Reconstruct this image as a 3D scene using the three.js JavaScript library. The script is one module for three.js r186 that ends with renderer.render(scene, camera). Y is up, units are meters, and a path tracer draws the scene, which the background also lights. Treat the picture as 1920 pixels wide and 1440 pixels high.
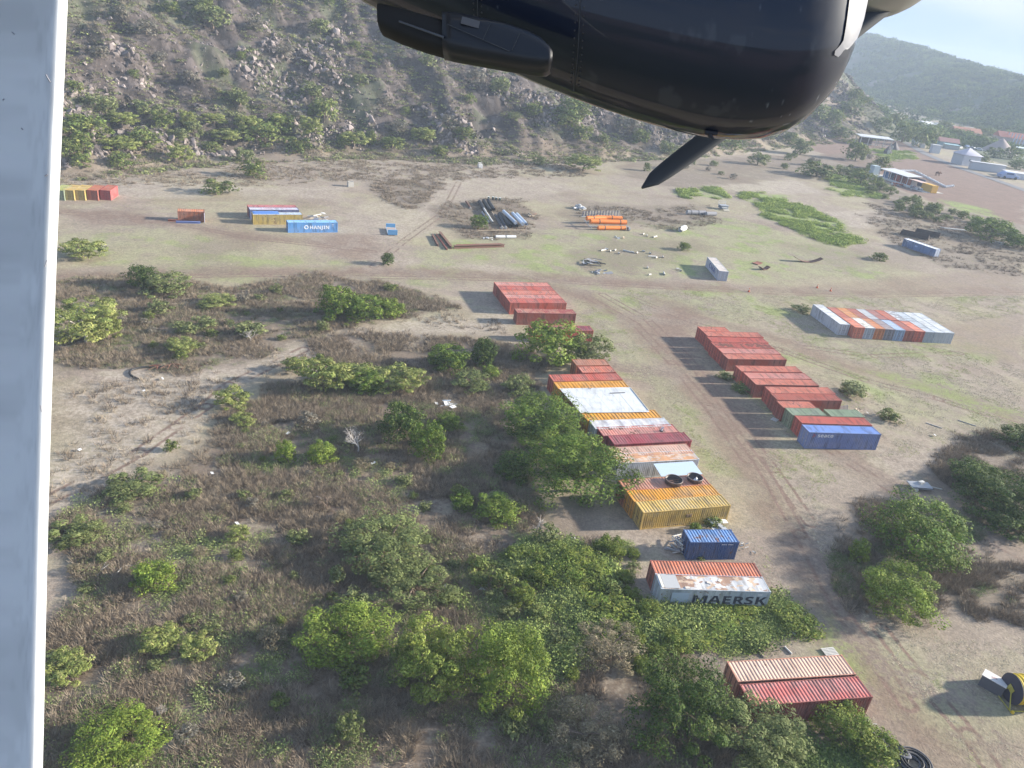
import * as THREE from 'three';
import { mergeGeometries } from 'three/addons/utils/BufferGeometryUtils.js';
import { FontLoader } from 'three/addons/loaders/FontLoader.js';
import { TextGeometry } from 'three/addons/geometries/TextGeometry.js';

// ---------- camera, sky, sun, exposure ----------
const FOCAL = 1440, EYE = 54.8, PITCH = THREE.MathUtils.degToRad(-25.66), ROLL = THREE.MathUtils.degToRad(7.26);
const scene = new THREE.Scene();
const camera = new THREE.PerspectiveCamera(2 * Math.atan(720 / FOCAL) * 180 / Math.PI, 4 / 3, 0.05, 6000);
camera.rotation.order = 'YXZ';
camera.rotation.set(PITCH, 0, ROLL);
camera.position.set(0, EYE, 0);
camera.updateMatrixWorld(true);
const renderer = new THREE.WebGLRenderer({ antialias: true });
renderer.toneMapping = THREE.LinearToneMapping;
renderer.toneMappingExposure = 2.8;
renderer.shadowMap.enabled = true;

const SUN = new THREE.Vector3(0.925, 0.315, -0.22).normalize();
const sun = new THREE.DirectionalLight(new THREE.Color().setRGB(1.0, 0.93, 0.80), 4.8);
sun.position.copy(SUN).multiplyScalar(600);
sun.castShadow = true;
sun.shadow.radius = 4;
sun.shadow.mapSize.set(4096, 4096);
Object.assign(sun.shadow.camera, { left: -350, right: 350, top: 350, bottom: -350, near: 1, far: 2000 });
scene.add(sun); scene.add(sun.target);

// ---------- numbers ----------
function rng(s) { s |= 0; return () => { s = s + 0x6D2B79F5 | 0; let t = Math.imul(s ^ s >>> 15, 1 | s); t = t + Math.imul(t ^ t >>> 7, 61 | t) ^ t; return ((t ^ t >>> 14) >>> 0) / 4294967296; }; }
const LAT = new Float32Array(65536); { const r = rng(77); for (let i = 0; i < 65536; i++) LAT[i] = r(); }
function vn(x, y) {
  const xi = Math.floor(x), yi = Math.floor(y); let fx = x - xi, fy = y - yi;
  fx = fx * fx * (3 - 2 * fx); fy = fy * fy * (3 - 2 * fy);
  const a = (yi & 255) << 8, b = ((yi + 1) & 255) << 8, c = xi & 255, d = (xi + 1) & 255;
  const p = LAT[a + c], q = LAT[a + d], u = LAT[b + c], v = LAT[b + d];
  return p + (q - p) * fx + (u - p + (p - q - u + v) * fx) * fy;
}
function fbm(x, y, o = 4) { let s = 0, a = 0.5, t = 0; for (let i = 0; i < o; i++) { s += a * vn(x, y); t += a; x = x * 2.03 + 17.3; y = y * 2.03 + 9.1; a *= 0.5; } return s / t; }
const clamp = (x, a = 0, b = 1) => x < a ? a : x > b ? b : x;
const sst = (a, b, x) => { x = clamp((x - a) / (b - a)); return x * x * (3 - 2 * x); };
const lerp = (a, b, t) => a + (b - a) * t;
const D2R = Math.PI / 180;

// sky: pale blue air with soft thin cloud, all round
{
  const w = 1024, h = 512, d = new Float32Array(w * h * 4);
  for (let j = 0; j < h; j++) for (let i = 0; i < w; i++) {
    const el = ((j + 0.5) / h - 0.5) * Math.PI, az = (i + 0.5) / w * Math.PI * 2;
    const e = Math.max(0, Math.sin(el));
    const k = Math.pow(1 - e, 3);
    let R = lerp(0.092, 0.205, k), Gc = lerp(0.155, 0.28, k), B = lerp(0.28, 0.395, k);
    const cx = Math.cos(az), cz = Math.sin(az), q = 1 / (0.16 + Math.abs(Math.sin(el)));
    const c = sst(0.44, 0.78, fbm(cx * q * 1.3 + 40, cz * q * 1.3 + 20, 5)) * 0.55 + sst(0.45, 0.8, fbm(az * 6, el * 15, 4)) * 0.35;
    R = lerp(R, 0.33, c); Gc = lerp(Gc, 0.36, c); B = lerp(B, 0.405, c);
    const o = (j * w + i) * 4; d[o] = R; d[o + 1] = Gc; d[o + 2] = B; d[o + 3] = 1;
  }
  const t = new THREE.DataTexture(d, w, h, THREE.RGBAFormat, THREE.FloatType);
  t.mapping = THREE.EquirectangularReflectionMapping; t.magFilter = THREE.LinearFilter; t.needsUpdate = true;
  scene.background = t; scene.environment = t;
}
scene.fog = new THREE.FogExp2(0xc9d8ea, 0.00032);

// ---------- where a direction meets the ground ----------
const CM = camera.matrixWorld.clone();
function ray(px, py) { return new THREE.Vector3((px - 960) / FOCAL, -(py - 720) / FOCAL, -1).transformDirection(CM); }
function un(px, py, y = 0) { const d = ray(px, py), t = (y - EYE) / d.y; return new THREE.Vector3(d.x * t, y, d.z * t); }
function scaleAt(P) { const v = P.clone().sub(camera.position), f = ray(960, 720); return FOCAL / v.dot(f); }   // picture units per metre, used for sizes
const yawOf = (p, q, h = 2.59) => { const a = un(p[0], p[1], h), b = un(q[0], q[1], h); return Math.atan2(-(b.z - a.z), b.x - a.x); };

// ---------- scene helpers ----------
const used = {};
function nm(n) { const k = used[n] = (used[n] ?? -1) + 1; return k ? n + '_' + String(k).padStart(3, '0') : n; }
function tag(o, label, category, group, kind) { o.userData.label = label; if (category) o.userData.category = category; if (group) o.userData.group = group; if (kind) o.userData.kind = kind; return o; }
function mesh(name, geo, mat, parent) { const m = new THREE.Mesh(geo, mat); m.name = parent ? name : nm(name); m.castShadow = m.receiveShadow = true; (parent ?? scene).add(m); return m; }
function thing(name, label, category, pos, yaw = 0, group) { const g = new THREE.Group(); g.name = nm(name); g.position.copy(pos); g.rotation.y = yaw; scene.add(g); return tag(g, label, category, group); }
const rgb = (r, g, b) => new THREE.Color().setRGB(r, g, b);
const std = (c, o = {}) => new THREE.MeshStandardMaterial({ color: c, roughness: 0.85, metalness: 0, side: THREE.DoubleSide, ...o });
const V = (x, y, z) => new THREE.Vector3(x, y, z);
function clean(g) { g = g.index ? g.toNonIndexed() : g; for (const k of Object.keys(g.attributes)) if (!['position', 'normal', 'uv'].includes(k)) g.deleteAttribute(k); return g; }
function box(w, h, d, x = 0, y = 0, z = 0, ry = 0, rx = 0, rz = 0) { const g = clean(new THREE.BoxGeometry(w, h, d)); if (rx) g.rotateX(rx); if (rz) g.rotateZ(rz); if (ry) g.rotateY(ry); return g.translate(x, y, z); }
function rod(a, b, r0, r1 = r0, seg = 7, open = false) {
  const d = b.clone().sub(a), L = d.length(), g = clean(new THREE.CylinderGeometry(r1, r0, L, seg, 1, open));
  g.applyQuaternion(new THREE.Quaternion().setFromUnitVectors(V(0, 1, 0), d.normalize()));
  return g.translate((a.x + b.x) / 2, (a.y + b.y) / 2, (a.z + b.z) / 2);
}
const merge = (l) => mergeGeometries(l.map(clean), false);
function tex(w, h, fn, srgb = true) {
  const d = new Uint8Array(w * h * 4), o = [0, 0, 0];
  for (let j = 0; j < h; j++) for (let i = 0; i < w; i++) {
    fn((i + 0.5) / w, (j + 0.5) / h, o); const k = (j * w + i) * 4;
    for (let c = 0; c < 3; c++) { const x = clamp(o[c]); d[k + c] = 255 * (srgb ? (x < 0.0031308 ? 12.92 * x : 1.055 * Math.pow(x, 1 / 2.4) - 0.055) : x) + 0.5; }
    d[k + 3] = 255;
  }
  const t = new THREE.DataTexture(d, w, h); t.wrapS = t.wrapT = THREE.RepeatWrapping; t.magFilter = THREE.LinearFilter; t.minFilter = THREE.LinearMipmapLinearFilter; t.generateMipmaps = true;
  if (srgb) t.colorSpace = THREE.SRGBColorSpace; t.needsUpdate = true; return t;
}
function inPoly(P, x, z) { let c = false; for (let i = 0, j = P.length - 1; i < P.length; j = i++) { const a = P[i], b = P[j]; if ((a[1] > z) !== (b[1] > z) && x < (b[0] - a[0]) * (z - a[1]) / (b[1] - a[1]) + a[0]) c = !c; } return c; }
function segDist(x, z, a, b) { const dx = b[0] - a[0], dz = b[1] - a[1], t = clamp(((x - a[0]) * dx + (z - a[1]) * dz) / (dx * dx + dz * dz)); return Math.hypot(x - a[0] - dx * t, z - a[1] - dz * t); }
const poly = (l) => l.map(([a, b]) => { const p = un(a, b); return [p.x, p.z]; });

// ---------- terrain ----------
const HILL = [[-260, -110], [-175, -165], [-130, -212], [-107, -256], [-64, -300], [-24, -313], [20, -352], [77, -412], [140, -494], [202, -570], [262, -640], [292, -672], [318, -740], [300, -900], [100, -1000], [-600, -1000], [-800, -300]];
function hillDist(x, z) { let d = 1e9; for (let i = 0; i < HILL.length; i++) d = Math.min(d, segDist(x, z, HILL[i], HILL[(i + 1) % HILL.length])); return inPoly(HILL, x, z) ? d : -d; }
const FAR = [[440, -700], [452, -800], [462, -915], [470, -1150], [470, -1600], [480, -2900], [2600, -2900], [2600, -200], [700, -200], [560, -500]];
function farDist(x, z) { if (x < 380) return -1; let d = 1e9; for (let i = 0; i < FAR.length; i++) d = Math.min(d, segDist(x, z, FAR[i], FAR[(i + 1) % FAR.length])); return inPoly(FAR, x, z) ? d : -d; }
function height(x, z) {
  let h = (fbm(x * 0.05 + 3, z * 0.05 + 8, 3) - 0.5) * 0.22;
  const d = hillDist(x, z) + (fbm(x * 0.03, z * 0.03, 3) - 0.5) * 22;
  if (d > -12) {
    const e = Math.max(0, d + 6);
    const up = e < 95 ? 0.66 * e * e / (e + 14) : 0.66 * 95 * 95 / 109 + (e - 95) * 0.22;
    const k = sst(0, 22, e);
    h += Math.min(up, 105) + k * ((Math.abs(fbm(x * 0.035 + 5, z * 0.035, 4) - 0.5) * -16 + 2) + (fbm(x * 0.16, z * 0.16 + 4, 4) - 0.5) * 7);
  }
  if (x > 380) {
    const f = farDist(x, z) + (fbm(x * 0.008 + 9, z * 0.008, 3) - 0.5) * 60;
    if (f > 0) { const q = x / -z, top = q < 0.412 ? lerp(101, 80, clamp((q - 0.34) / 0.072)) : q < 0.473 ? lerp(80, 63, (q - 0.412) / 0.061) : q < 0.545 ? lerp(63, 50, (q - 0.473) / 0.072) : 50; h += (top * sst(0, 230, f) + (fbm(x * 0.014, z * 0.014, 4) - 0.5) * 26 * sst(0, 120, f) * sst(330, 200, f)) * (1 - 0.5 * sst(260, 700, f)); }
  }
  return h;
}
// coverings of the ground, as areas with ragged edges
const GX0 = -250, GZ0 = -640, CELL = 0.5, GW = 1160, GH = 1260;
const LAYERS = {};
function layer(n) { return LAYERS[n] ??= new Float32Array(GW * GH); }
function area(n, pts, amount = 1) {
  const P = poly(pts), L = layer(n); let x0 = 1e9, x1 = -1e9, z0 = 1e9, z1 = -1e9;
  for (const [x, z] of P) { x0 = Math.min(x0, x); x1 = Math.max(x1, x); z0 = Math.min(z0, z); z1 = Math.max(z1, z); }
  for (let j = Math.max(0, Math.floor((z0 - GZ0) / CELL)); j <= Math.min(GH - 1, (z1 - GZ0) / CELL); j++) for (let i = Math.max(0, Math.floor((x0 - GX0) / CELL)); i <= Math.min(GW - 1, (x1 - GX0) / CELL); i++)
    if (inPoly(P, GX0 + (i + 0.5) * CELL, GZ0 + (j + 0.5) * CELL)) L[j * GW + i] = Math.max(L[j * GW + i], amount);
}
function track(n, pts, width, amount = 1) {
  const P = poly(pts), L = layer(n), w = width / 2;
  for (let k = 0; k + 1 < P.length; k++) {
    const a = P[k], b = P[k + 1], m = w * 1.5 + 0.5;
    for (let j = Math.max(0, Math.floor((Math.min(a[1], b[1]) - m - GZ0) / CELL)); j <= Math.min(GH - 1, (Math.max(a[1], b[1]) + m - GZ0) / CELL); j++) for (let i = Math.max(0, Math.floor((Math.min(a[0], b[0]) - m - GX0) / CELL)); i <= Math.min(GW - 1, (Math.max(a[0], b[0]) + m - GX0) / CELL); i++) {
      const d = segDist(GX0 + (i + 0.5) * CELL, GZ0 + (j + 0.5) * CELL, a, b), v = amount * sst(w * 1.45 + 0.3, w * 0.55, d), o = j * GW + i;
      if (v > L[o]) L[o] = v;
    }
  }
}
// dirt roads and worn ground
const ROAD = [[100, 517], [300, 512], [500, 510], [760, 511], [1000, 519], [1280, 536], [1450, 545], [1600, 550], [1780, 548], [1930, 545]];
track('red', ROAD, 5.2, 0.92); track('pale', ROAD.map(([a, b]) => [a, b - 1]), 1.4, 0.55); track('lawn', ROAD.map(([a, b]) => [a, b + 9]), 2.5, 0.8);
track('red', [[1040, 538], [1110, 560], [1180, 600], [1240, 660], [1320, 750], [1390, 850], [1440, 930], [1480, 1010], [1520, 1090], [1560, 1160], [1640, 1280], [1760, 1420]], 5, 0.85);
track('red', [[1230, 560], [1330, 600], [1470, 640], [1600, 690], [1750, 730], [1930, 790]], 4.4, 0.9);
track('red', [[1560, 840], [1700, 930], [1820, 1000], [1930, 1060]], 5, 0.7);
track('red', [[120, 395], [230, 405], [330, 418], [430, 440], [560, 450], [700, 470]], 5, 0.8);
track('red', [[120, 382], [330, 376], [450, 372]], 2.5, 0.6);
area('red', [[610, 440], [700, 440], [725, 470], [690, 490], [600, 480]], 0.7);
area('red', [[130, 395], [220, 392], [330, 415], [300, 425], [160, 418]], 0.9);
area('red', [[1230, 560], [1310, 575], [1310, 610], [1300, 640], [1480, 830], [1420, 850], [1220, 640]], 0.85);
area('red', [[1400, 960], [1470, 970], [1540, 1060], [1560, 1180], [1480, 1100]], 0.6);
area('red', [[1740, 610], [1920, 590], [1920, 690], [1800, 660]], 0.55);
area('red', [[1400, 548], [1920, 500], [1920, 545], [1700, 552]], 0.5);
area('field', [[1500, 262], [1700, 262], [1760, 300], [1930, 360], [1930, 425], [1800, 395], [1700, 360], [1620, 320], [1560, 300]], 1);
area('red', [[1330, 296], [1420, 288], [1560, 300], [1500, 316], [1360, 318]], 0.5);
area('pale', [[1340, 288], [1430, 284], [1440, 296], [1350, 306]], 0.8);
area('pale', [[95, 985], [100, 740], [240, 680], [330, 700], [420, 690], [560, 640], [700, 622], [860, 600], [945, 575], [945, 625], [800, 640], [640, 655], [520, 690], [430, 730], [390, 800], [300, 900], [180, 950]], 0.85);
area('pale', [[640, 400], [860, 330], [1000, 335], [1100, 350], [980, 375], [860, 380], [820, 430], [700, 470], [600, 480], [620, 430]], 0.6);
area('pale', [[115, 365], [300, 340], [470, 352], [650, 350], [640, 375], [480, 365], [250, 380]], 0.7);
track('pale', [[740, 430], [800, 400], [850, 370], [860, 340], [900, 322]], 3, 0.9);
track('pale', [[700, 480], [800, 490], [900, 505], [1000, 512]], 4, 0.7);
area('pale', [[1350, 345], [1500, 340], [1540, 360], [1480, 365], [1380, 360]], 0.8);
area('pale', [[1560, 400], [1660, 385], [1700, 410], [1640, 430], [1580, 425]], 0.8);
area('pale', [[1190, 1010], [1250, 990], [1270, 1040], [1050, 1045], [1040, 1020]], 0.5);
area('pale', [[1650, 870], [1800, 830], [1850, 880], [1720, 940]], 0.5);
// grass
area('lawn', [[1060, 540], [1130, 560], [1230, 680], [1330, 800], [1420, 940], [1480, 1050], [1400, 1010], [1370, 920], [1260, 790], [1180, 690], [1110, 610]], 0.6);
area('lawn', [[1100, 545], [1380, 555], [1520, 590], [1440, 600], [1300, 590], [1150, 575]], 0.75);
area('lawn', [[1380, 650], [1500, 660], [1700, 740], [1930, 790], [1930, 840], [1720, 790], [1600, 730], [1500, 690]], 0.6);
track('green', [[1640, 690], [1760, 725], [1930, 775]], 3.5, 0.8);
area('lawn', [[1480, 630], [1800, 632], [1900, 660], [1700, 680], [1520, 650]], 0.6);
area('lawn', [[870, 440], [1050, 430], [1300, 440], [1500, 480], [1700, 500], [1680, 525], [1380, 530], [1000, 510], [760, 505], [800, 470]], 0.7);
area('lawn', [[1180, 420], [1370, 400], [1450, 430], [1620, 480], [1560, 500], [1400, 470]], 0.75);
area('lawn', [[110, 440], [260, 420], [430, 470], [700, 490], [640, 508], [300, 505], [110, 508]], 0.5);
area('lawn', [[1560, 1130], [1660, 1190], [1850, 1260], [1920, 1330], [1920, 1440], [1820, 1430], [1700, 1300], [1600, 1220]], 0.75);
area('green', [[1590, 1190], [1660, 1210], [1700, 1260], [1660, 1290], [1610, 1230]], 0.6);
area('green', [[1370, 366], [1450, 362], [1560, 408], [1595, 455], [1560, 462], [1440, 402]], 0.95);
area('green', [[1285, 350], [1350, 350], [1345, 372], [1280, 372]], 0.8);
area('green', [[1540, 322], [1620, 338], [1650, 372], [1560, 366]], 0.7);
area('green', [[1640, 280], [1700, 282], [1730, 300], [1660, 302]], 0.7);
area('green', [[1770, 375], [1840, 390], [1880, 410], [1800, 400]], 0.9);
// dead brush and leaf litter
area('brush', [[60, 1460], [400, 1180], [900, 1150], [1340, 1240], [1560, 1340], [1640, 1460], [1700, 1640], [60, 1640]], 1);
area('brush', [[960, 930], [1150, 930], [1195, 1000], [1230, 1040], [1000, 1040]], 0.7);
area('brush', [[1180, 300], [1400, 296], [1640, 285], [1650, 330], [1560, 330], [1400, 345], [1260, 350], [1170, 330]], 0.8);
area('brush', [[1600, 320], [1700, 365], [1790, 395], [1930, 425], [1930, 460], [1760, 420], [1640, 385]], 0.85);
area('brush', [[85, 1450], [95, 985], [330, 895], [420, 800], [520, 735], [570, 690], [780, 690], [930, 740], [960, 900], [1000, 1010], [1180, 1020], [1260, 1200], [1500, 1210], [1560, 1300], [1600, 1450]], 1);
area('brush', [[105, 530], [560, 524], [770, 530], [860, 585], [700, 620], [520, 650], [380, 690], [105, 685]], 0.95);
area('brush', [[570, 640], [930, 640], [1040, 690], [960, 740], [560, 725]], 0.9);
area('brush', [[830, 385], [920, 368], [1000, 375], [1010, 400], [980, 440], [900, 450], [850, 430]], 0.9);
area('brush', [[690, 350], [780, 330], [850, 345], [800, 390], [720, 390]], 0.8);
area('brush', [[1060, 395], [1120, 380], [1330, 385], [1350, 410], [1300, 430], [1190, 425], [1080, 425]], 0.65);
area('brush', [[1080, 490], [1110, 450], [1260, 440], [1330, 470], [1250, 490], [1150, 510]], 0.5);
area('brush', [[1620, 380], [1760, 400], [1930, 450], [1930, 520], [1760, 500], [1650, 440]], 0.7);
area('brush', [[1780, 830], [1930, 790], [1930, 1010], [1850, 980], [1760, 900]], 0.9);
area('brush', [[1700, 1080], [1930, 1060], [1930, 1150], [1780, 1160]], 0.7);
area('brush', [[1560, 1000], [1620, 950], [1830, 960], [1840, 1070], [1720, 1170], [1590, 1150]], 0.85);
area('brush', [[330, 455], [480, 440], [500, 475], [350, 480]], 0.5);
area('brush', [[1470, 460], [1700, 470], [1720, 500], [1560, 510]], 0.4);
for (const L of Object.values(LAYERS)) for (let pass = 0; pass < 2; pass++) for (const [st, len, step, count] of [[1, GW, GW, GH], [GW, GH, 1, GW]]) {
  const R = 3, tmp = new Float32Array(len);
  for (let q = 0; q < count; q++) { const o = q * step; let acc = 0; for (let i = -R; i < len; i++) { if (i + R < len) acc += L[o + (i + R) * st]; if (i - R - 1 >= 0) acc -= L[o + (i - R - 1) * st]; if (i >= 0) tmp[i] = acc / (2 * R + 1); } for (let i = 0; i < len; i++) L[o + i * st] = tmp[i]; }
}
const warpX = (x, z) => (fbm(x * 0.07 + 200, z * 0.07, 3) - 0.5) * 15, warpZ = (x, z) => (fbm(x * 0.07, z * 0.07 + 300, 3) - 0.5) * 15;
function lay(n, x, z) {
  const L = LAYERS[n]; if (!L) return 0; const u = (x - GX0) / CELL - 0.5, v = (z - GZ0) / CELL - 0.5, i = Math.floor(u), j = Math.floor(v);
  if (i < 0 || j < 0 || i >= GW - 1 || j >= GH - 1) return 0; const a = u - i, b = v - j, o = j * GW + i;
  return (L[o] * (1 - a) + L[o + 1] * a) * (1 - b) + (L[o + GW] * (1 - a) + L[o + GW + 1] * a) * b;
}
const RUTS = [[[95, 935], [180, 893], [260, 850], [330, 800], [385, 762], [430, 722], [500, 690], [570, 655]], [[1650, 1180], [1720, 1270], [1820, 1380], [1860, 1440]], [[1190, 560], [1300, 605], [1460, 655], [1620, 712], [1760, 748], [1930, 802]], [[110, 521], [500, 516], [1000, 525], [1280, 541], [1600, 556], [1930, 550]], [[1420, 860], [1500, 1000], [1580, 1150], [1700, 1320]], [[1100, 556], [1190, 606], [1260, 680], [1330, 765], [1400, 862]], [[1130, 552], [1215, 600], [1290, 672], [1365, 770], [1450, 880], [1520, 980]], [[120, 400], [300, 412], [460, 445], [700, 472]], [[860, 342], [830, 400], [760, 450], [700, 500]], [[1560, 846], [1690, 930], [1820, 1006], [1930, 1066]], [[1500, 650], [1640, 668], [1800, 662]]].map(poly);
function rut(x, z) {
  let best = 0;
  for (const P of RUTS) for (let i = 0; i + 1 < P.length; i++) {
    const a = P[i], b = P[i + 1]; if (x < Math.min(a[0], b[0]) - 2.5 || x > Math.max(a[0], b[0]) + 2.5 || z < Math.min(a[1], b[1]) - 2.5 || z > Math.max(a[1], b[1]) + 2.5) continue;
    const d = segDist(x, z, a, b); best = Math.max(best, sst(0.36, 0.12, Math.abs(d - 0.85)));
  }
  return best;
}
const C3 = { soil: [0.30, 0.24, 0.187], straw: [0.32, 0.27, 0.175], pale: [0.375, 0.312, 0.252], red: [0.185, 0.122, 0.092], field: [0.19, 0.118, 0.09], lawn: [0.265, 0.258, 0.14], green: [0.21, 0.275, 0.065], brush: [0.150, 0.112, 0.082], rock: [0.115, 0.093, 0.087], rockd: [0.05, 0.038, 0.036], wood: [0.085, 0.105, 0.05], bare: [0.26, 0.20, 0.165] };
function mixTo(o, c, t) { o[0] += (c[0] - o[0]) * t; o[1] += (c[1] - o[1]) * t; o[2] += (c[2] - o[2]) * t; }
function groundColour(x, z, o, fine) {
  const n1 = fbm(x * 0.045 + 11, z * 0.045 + 5, 4), n2 = fbm(x * 0.35, z * 0.35, 3), n3 = fine ? fbm(x * 2.6, z * 2.6, 3) : 0.5, n4 = fine ? vn(x * 8.5, z * 8.5) : 0.5;
  const rx = x + (n2 - 0.5) * 4 + (n3 - 0.5) * 1.6, rz = z + (fbm(x * 0.35 + 50, z * 0.35, 3) - 0.5) * 4 + (n4 - 0.5) * 0.7, wx = rx + warpX(x, z), wz = rz + warpZ(x, z);
  o[0] = C3.soil[0]; o[1] = C3.soil[1]; o[2] = C3.soil[2];
  mixTo(o, C3.straw, sst(0.42, 0.62, n1) * 0.8); mixTo(o, C3.lawn, sst(0.5, 0.72, n2) * 0.3); mixTo(o, C3.red, sst(0.55, 0.75, fbm(x * 0.08 + 70, z * 0.08, 4)) * 0.35);
  const grit = sst(0.42, 0.6, n3);
  mixTo(o, C3.pale, lay('pale', (rx + wx) / 2, (rz + wz) / 2) * (0.55 + 0.45 * grit));
  const lw = lay('lawn', wx, wz); mixTo(o, C3.lawn, lw * sst(0.28, 0.55, n2 * 0.6 + n3 * 0.4)); if (lw > 0.1) mixTo(o, C3.green, lw * sst(0.56, 0.72, fbm(x * 0.17 + 31, z * 0.17, 4)) * 0.75);
  mixTo(o, C3.red, lay('red', rx, rz) * (0.6 + 0.4 * sst(0.35, 0.6, n2)));
  mixTo(o, C3.field, lay('field', wx, wz)); 
  mixTo(o, C3.green, lay('green', wx, wz) * sst(0.3, 0.52, n2 * 0.5 + n3 * 0.5));
  const br = lay('brush', wx, wz); if (br > 0) { mixTo(o, C3.brush, br * sst(0.3, 0.55, n2 * 0.45 + n3 * 0.55)); mixTo(o, C3.red, br * sst(0.55, 0.7, n1) * 0.4); }
  if (fine) mixTo(o, C3.red, rut(x + (n3 - 0.5) * 0.3, z) * 0.95 * sst(0.25, 0.5, n2));
  const hd = hillDist(x, z);
  if (hd > -14) { const t = sst(-12, 6, hd + (n2 - 0.5) * 14); mixTo(o, C3.brush, t * 0.65); const k = sst(0, 16, hd + (n1 - 0.5) * 18); mixTo(o, C3.rockd, k * 0.95); mixTo(o, C3.rock, k * sst(0.45, 0.62, fbm(x * 0.5, z * 0.5, 4))); mixTo(o, C3.wood, k * sst(0.5, 0.68, fbm(x * 0.07 + 90, z * 0.07, 4)) * 0.6); }
  const sp = fine ? vn(x * 5.3 + 40, z * 5.3) : 0.5; if (sp > 0.86) mixTo(o, C3.brush, (sp - 0.86) * 4); else if (sp < 0.1) mixTo(o, C3.pale, (0.1 - sp) * 5);
  const g = (0.72 + 0.28 * n2 + 0.45 * (n3 - 0.5) + 0.34 * (n4 - 0.5)) * 1.1;
  o[0] *= g; o[1] *= g; o[2] *= g;
}
const NEAR = [-62, -202, 118, -22], MID = [-246, -630, 314, -14];
{
  const parts = [], mats = [];
  const bumpTex = tex(512, 512, (u, v, o) => { const w = vn(u * 16, v * 16) * 3, a = u * 64 + w, b = v * 64 + vn(u * 16 + 9, v * 16) * 3, t = 0.45 * vn(a * 0.8 - b * 0.6, a * 0.6 + b * 0.8) + 0.35 * vn(a * 1.9 + b * 0.7, b * 1.9 - a * 0.7) + 0.25 * vn(a * 3.1 + 5, b * 4.3); o[0] = o[1] = o[2] = t; }, false);
  const colourMap = ([x0, z0, x1, z1], n) => { const t = tex(n, n, (u, v, o) => groundColour(lerp(x0, x1, u), lerp(z1, z0, v), o, true)); t.wrapS = t.wrapT = THREE.ClampToEdgeWrapping; return t; };
  const bump = (r) => { const b = bumpTex.clone(); b.repeat.set(r, r); b.needsUpdate = true; return b; };
  mats.push(new THREE.MeshStandardMaterial({ map: colourMap(NEAR, 2048), bumpMap: bump(17), bumpScale: 0.03, roughness: 1 }));
  mats.push(new THREE.MeshStandardMaterial({ map: colourMap(MID, 2048), bumpMap: bump(43), bumpScale: 0.05, roughness: 1 }));
  mats.push(new THREE.MeshStandardMaterial({ vertexColors: true, roughness: 1 }));
  const pos = [], uv = [], col = [], idx = [], groups = [], c = [0, 0, 0];
  function sheet([x0, z0, x1, z1], step, hole, drop, far) {
    const nx = Math.round((x1 - x0) / step), nz = Math.round((z1 - z0) / step), base = pos.length / 3, start = idx.length;
    for (let j = 0; j <= nz; j++) for (let i = 0; i <= nx; i++) {
      const x = lerp(x0, x1, i / nx), z = lerp(z1, z0, j / nz); const low = drop && x > hole[0] + step * 0.2 && x < hole[2] - step * 0.2 && z > hole[1] + step * 0.2 && z < hole[3] - step * 0.2;
      pos.push(x, height(x, z) - (low ? drop : 0), z); uv.push(i / nx, j / nz);
      if (far) {
        groundColour(x, z, c, false); const f = farDist(x, z); if (f < 30 && hillDist(x, z) < 0) { mixTo(c, C3.bare, 0.7); mixTo(c, C3.wood, 0.85 * sst(0.36, 0.52, fbm(x * 0.02 + 8, z * 0.02, 4))); }
        if (f > -30) { const dry = sst(0.45, 0.6, fbm(x * 0.01 + 4, z * 0.01, 4)) * sst(150, 40, f); mixTo(c, C3.wood, sst(-30, 30, f)); mixTo(c, C3.bare, dry * 0.9); }
        col.push(...c);
      } else col.push(1, 1, 1);
    }
    for (let j = 0; j < nz; j++) for (let i = 0; i < nx; i++) {
      const xa = lerp(x0, x1, i / nx), xb = lerp(x0, x1, (i + 1) / nx), za = lerp(z1, z0, j / nz), zb = lerp(z1, z0, (j + 1) / nz);
      if (hole && xa >= hole[0] + (drop ? step : 0) - 1e-6 && xb <= hole[2] - (drop ? step : 0) + 1e-6 && za <= hole[3] - (drop ? step : 0) + 1e-6 && zb >= hole[1] + (drop ? step : 0) - 1e-6) continue;
      const a = base + j * (nx + 1) + i, b = a + 1, d = a + nx + 1, e = d + 1; idx.push(a, b, d, b, e, d);
    }
    groups.push([start, idx.length - start]);
  }
  sheet(NEAR, 1, null, 0); sheet(MID, 2, NEAR, 0); sheet([-1200, -3000, 2400, 400], 20, MID, 3, true);
  const g = new THREE.BufferGeometry();
  g.setAttribute('position', new THREE.Float32BufferAttribute(pos, 3)); g.setAttribute('uv', new THREE.Float32BufferAttribute(uv, 2)); g.setAttribute('color', new THREE.Float32BufferAttribute(col, 3)); g.setIndex(idx);
  groups.forEach(([s, n], i) => g.addGroup(s, n, i)); g.computeVertexNormals();
  tag(mesh('ground', g, mats), 'dry scrubby ground with dirt tracks rising to a rocky hillside', 'ground', null, 'structure');
}

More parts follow.
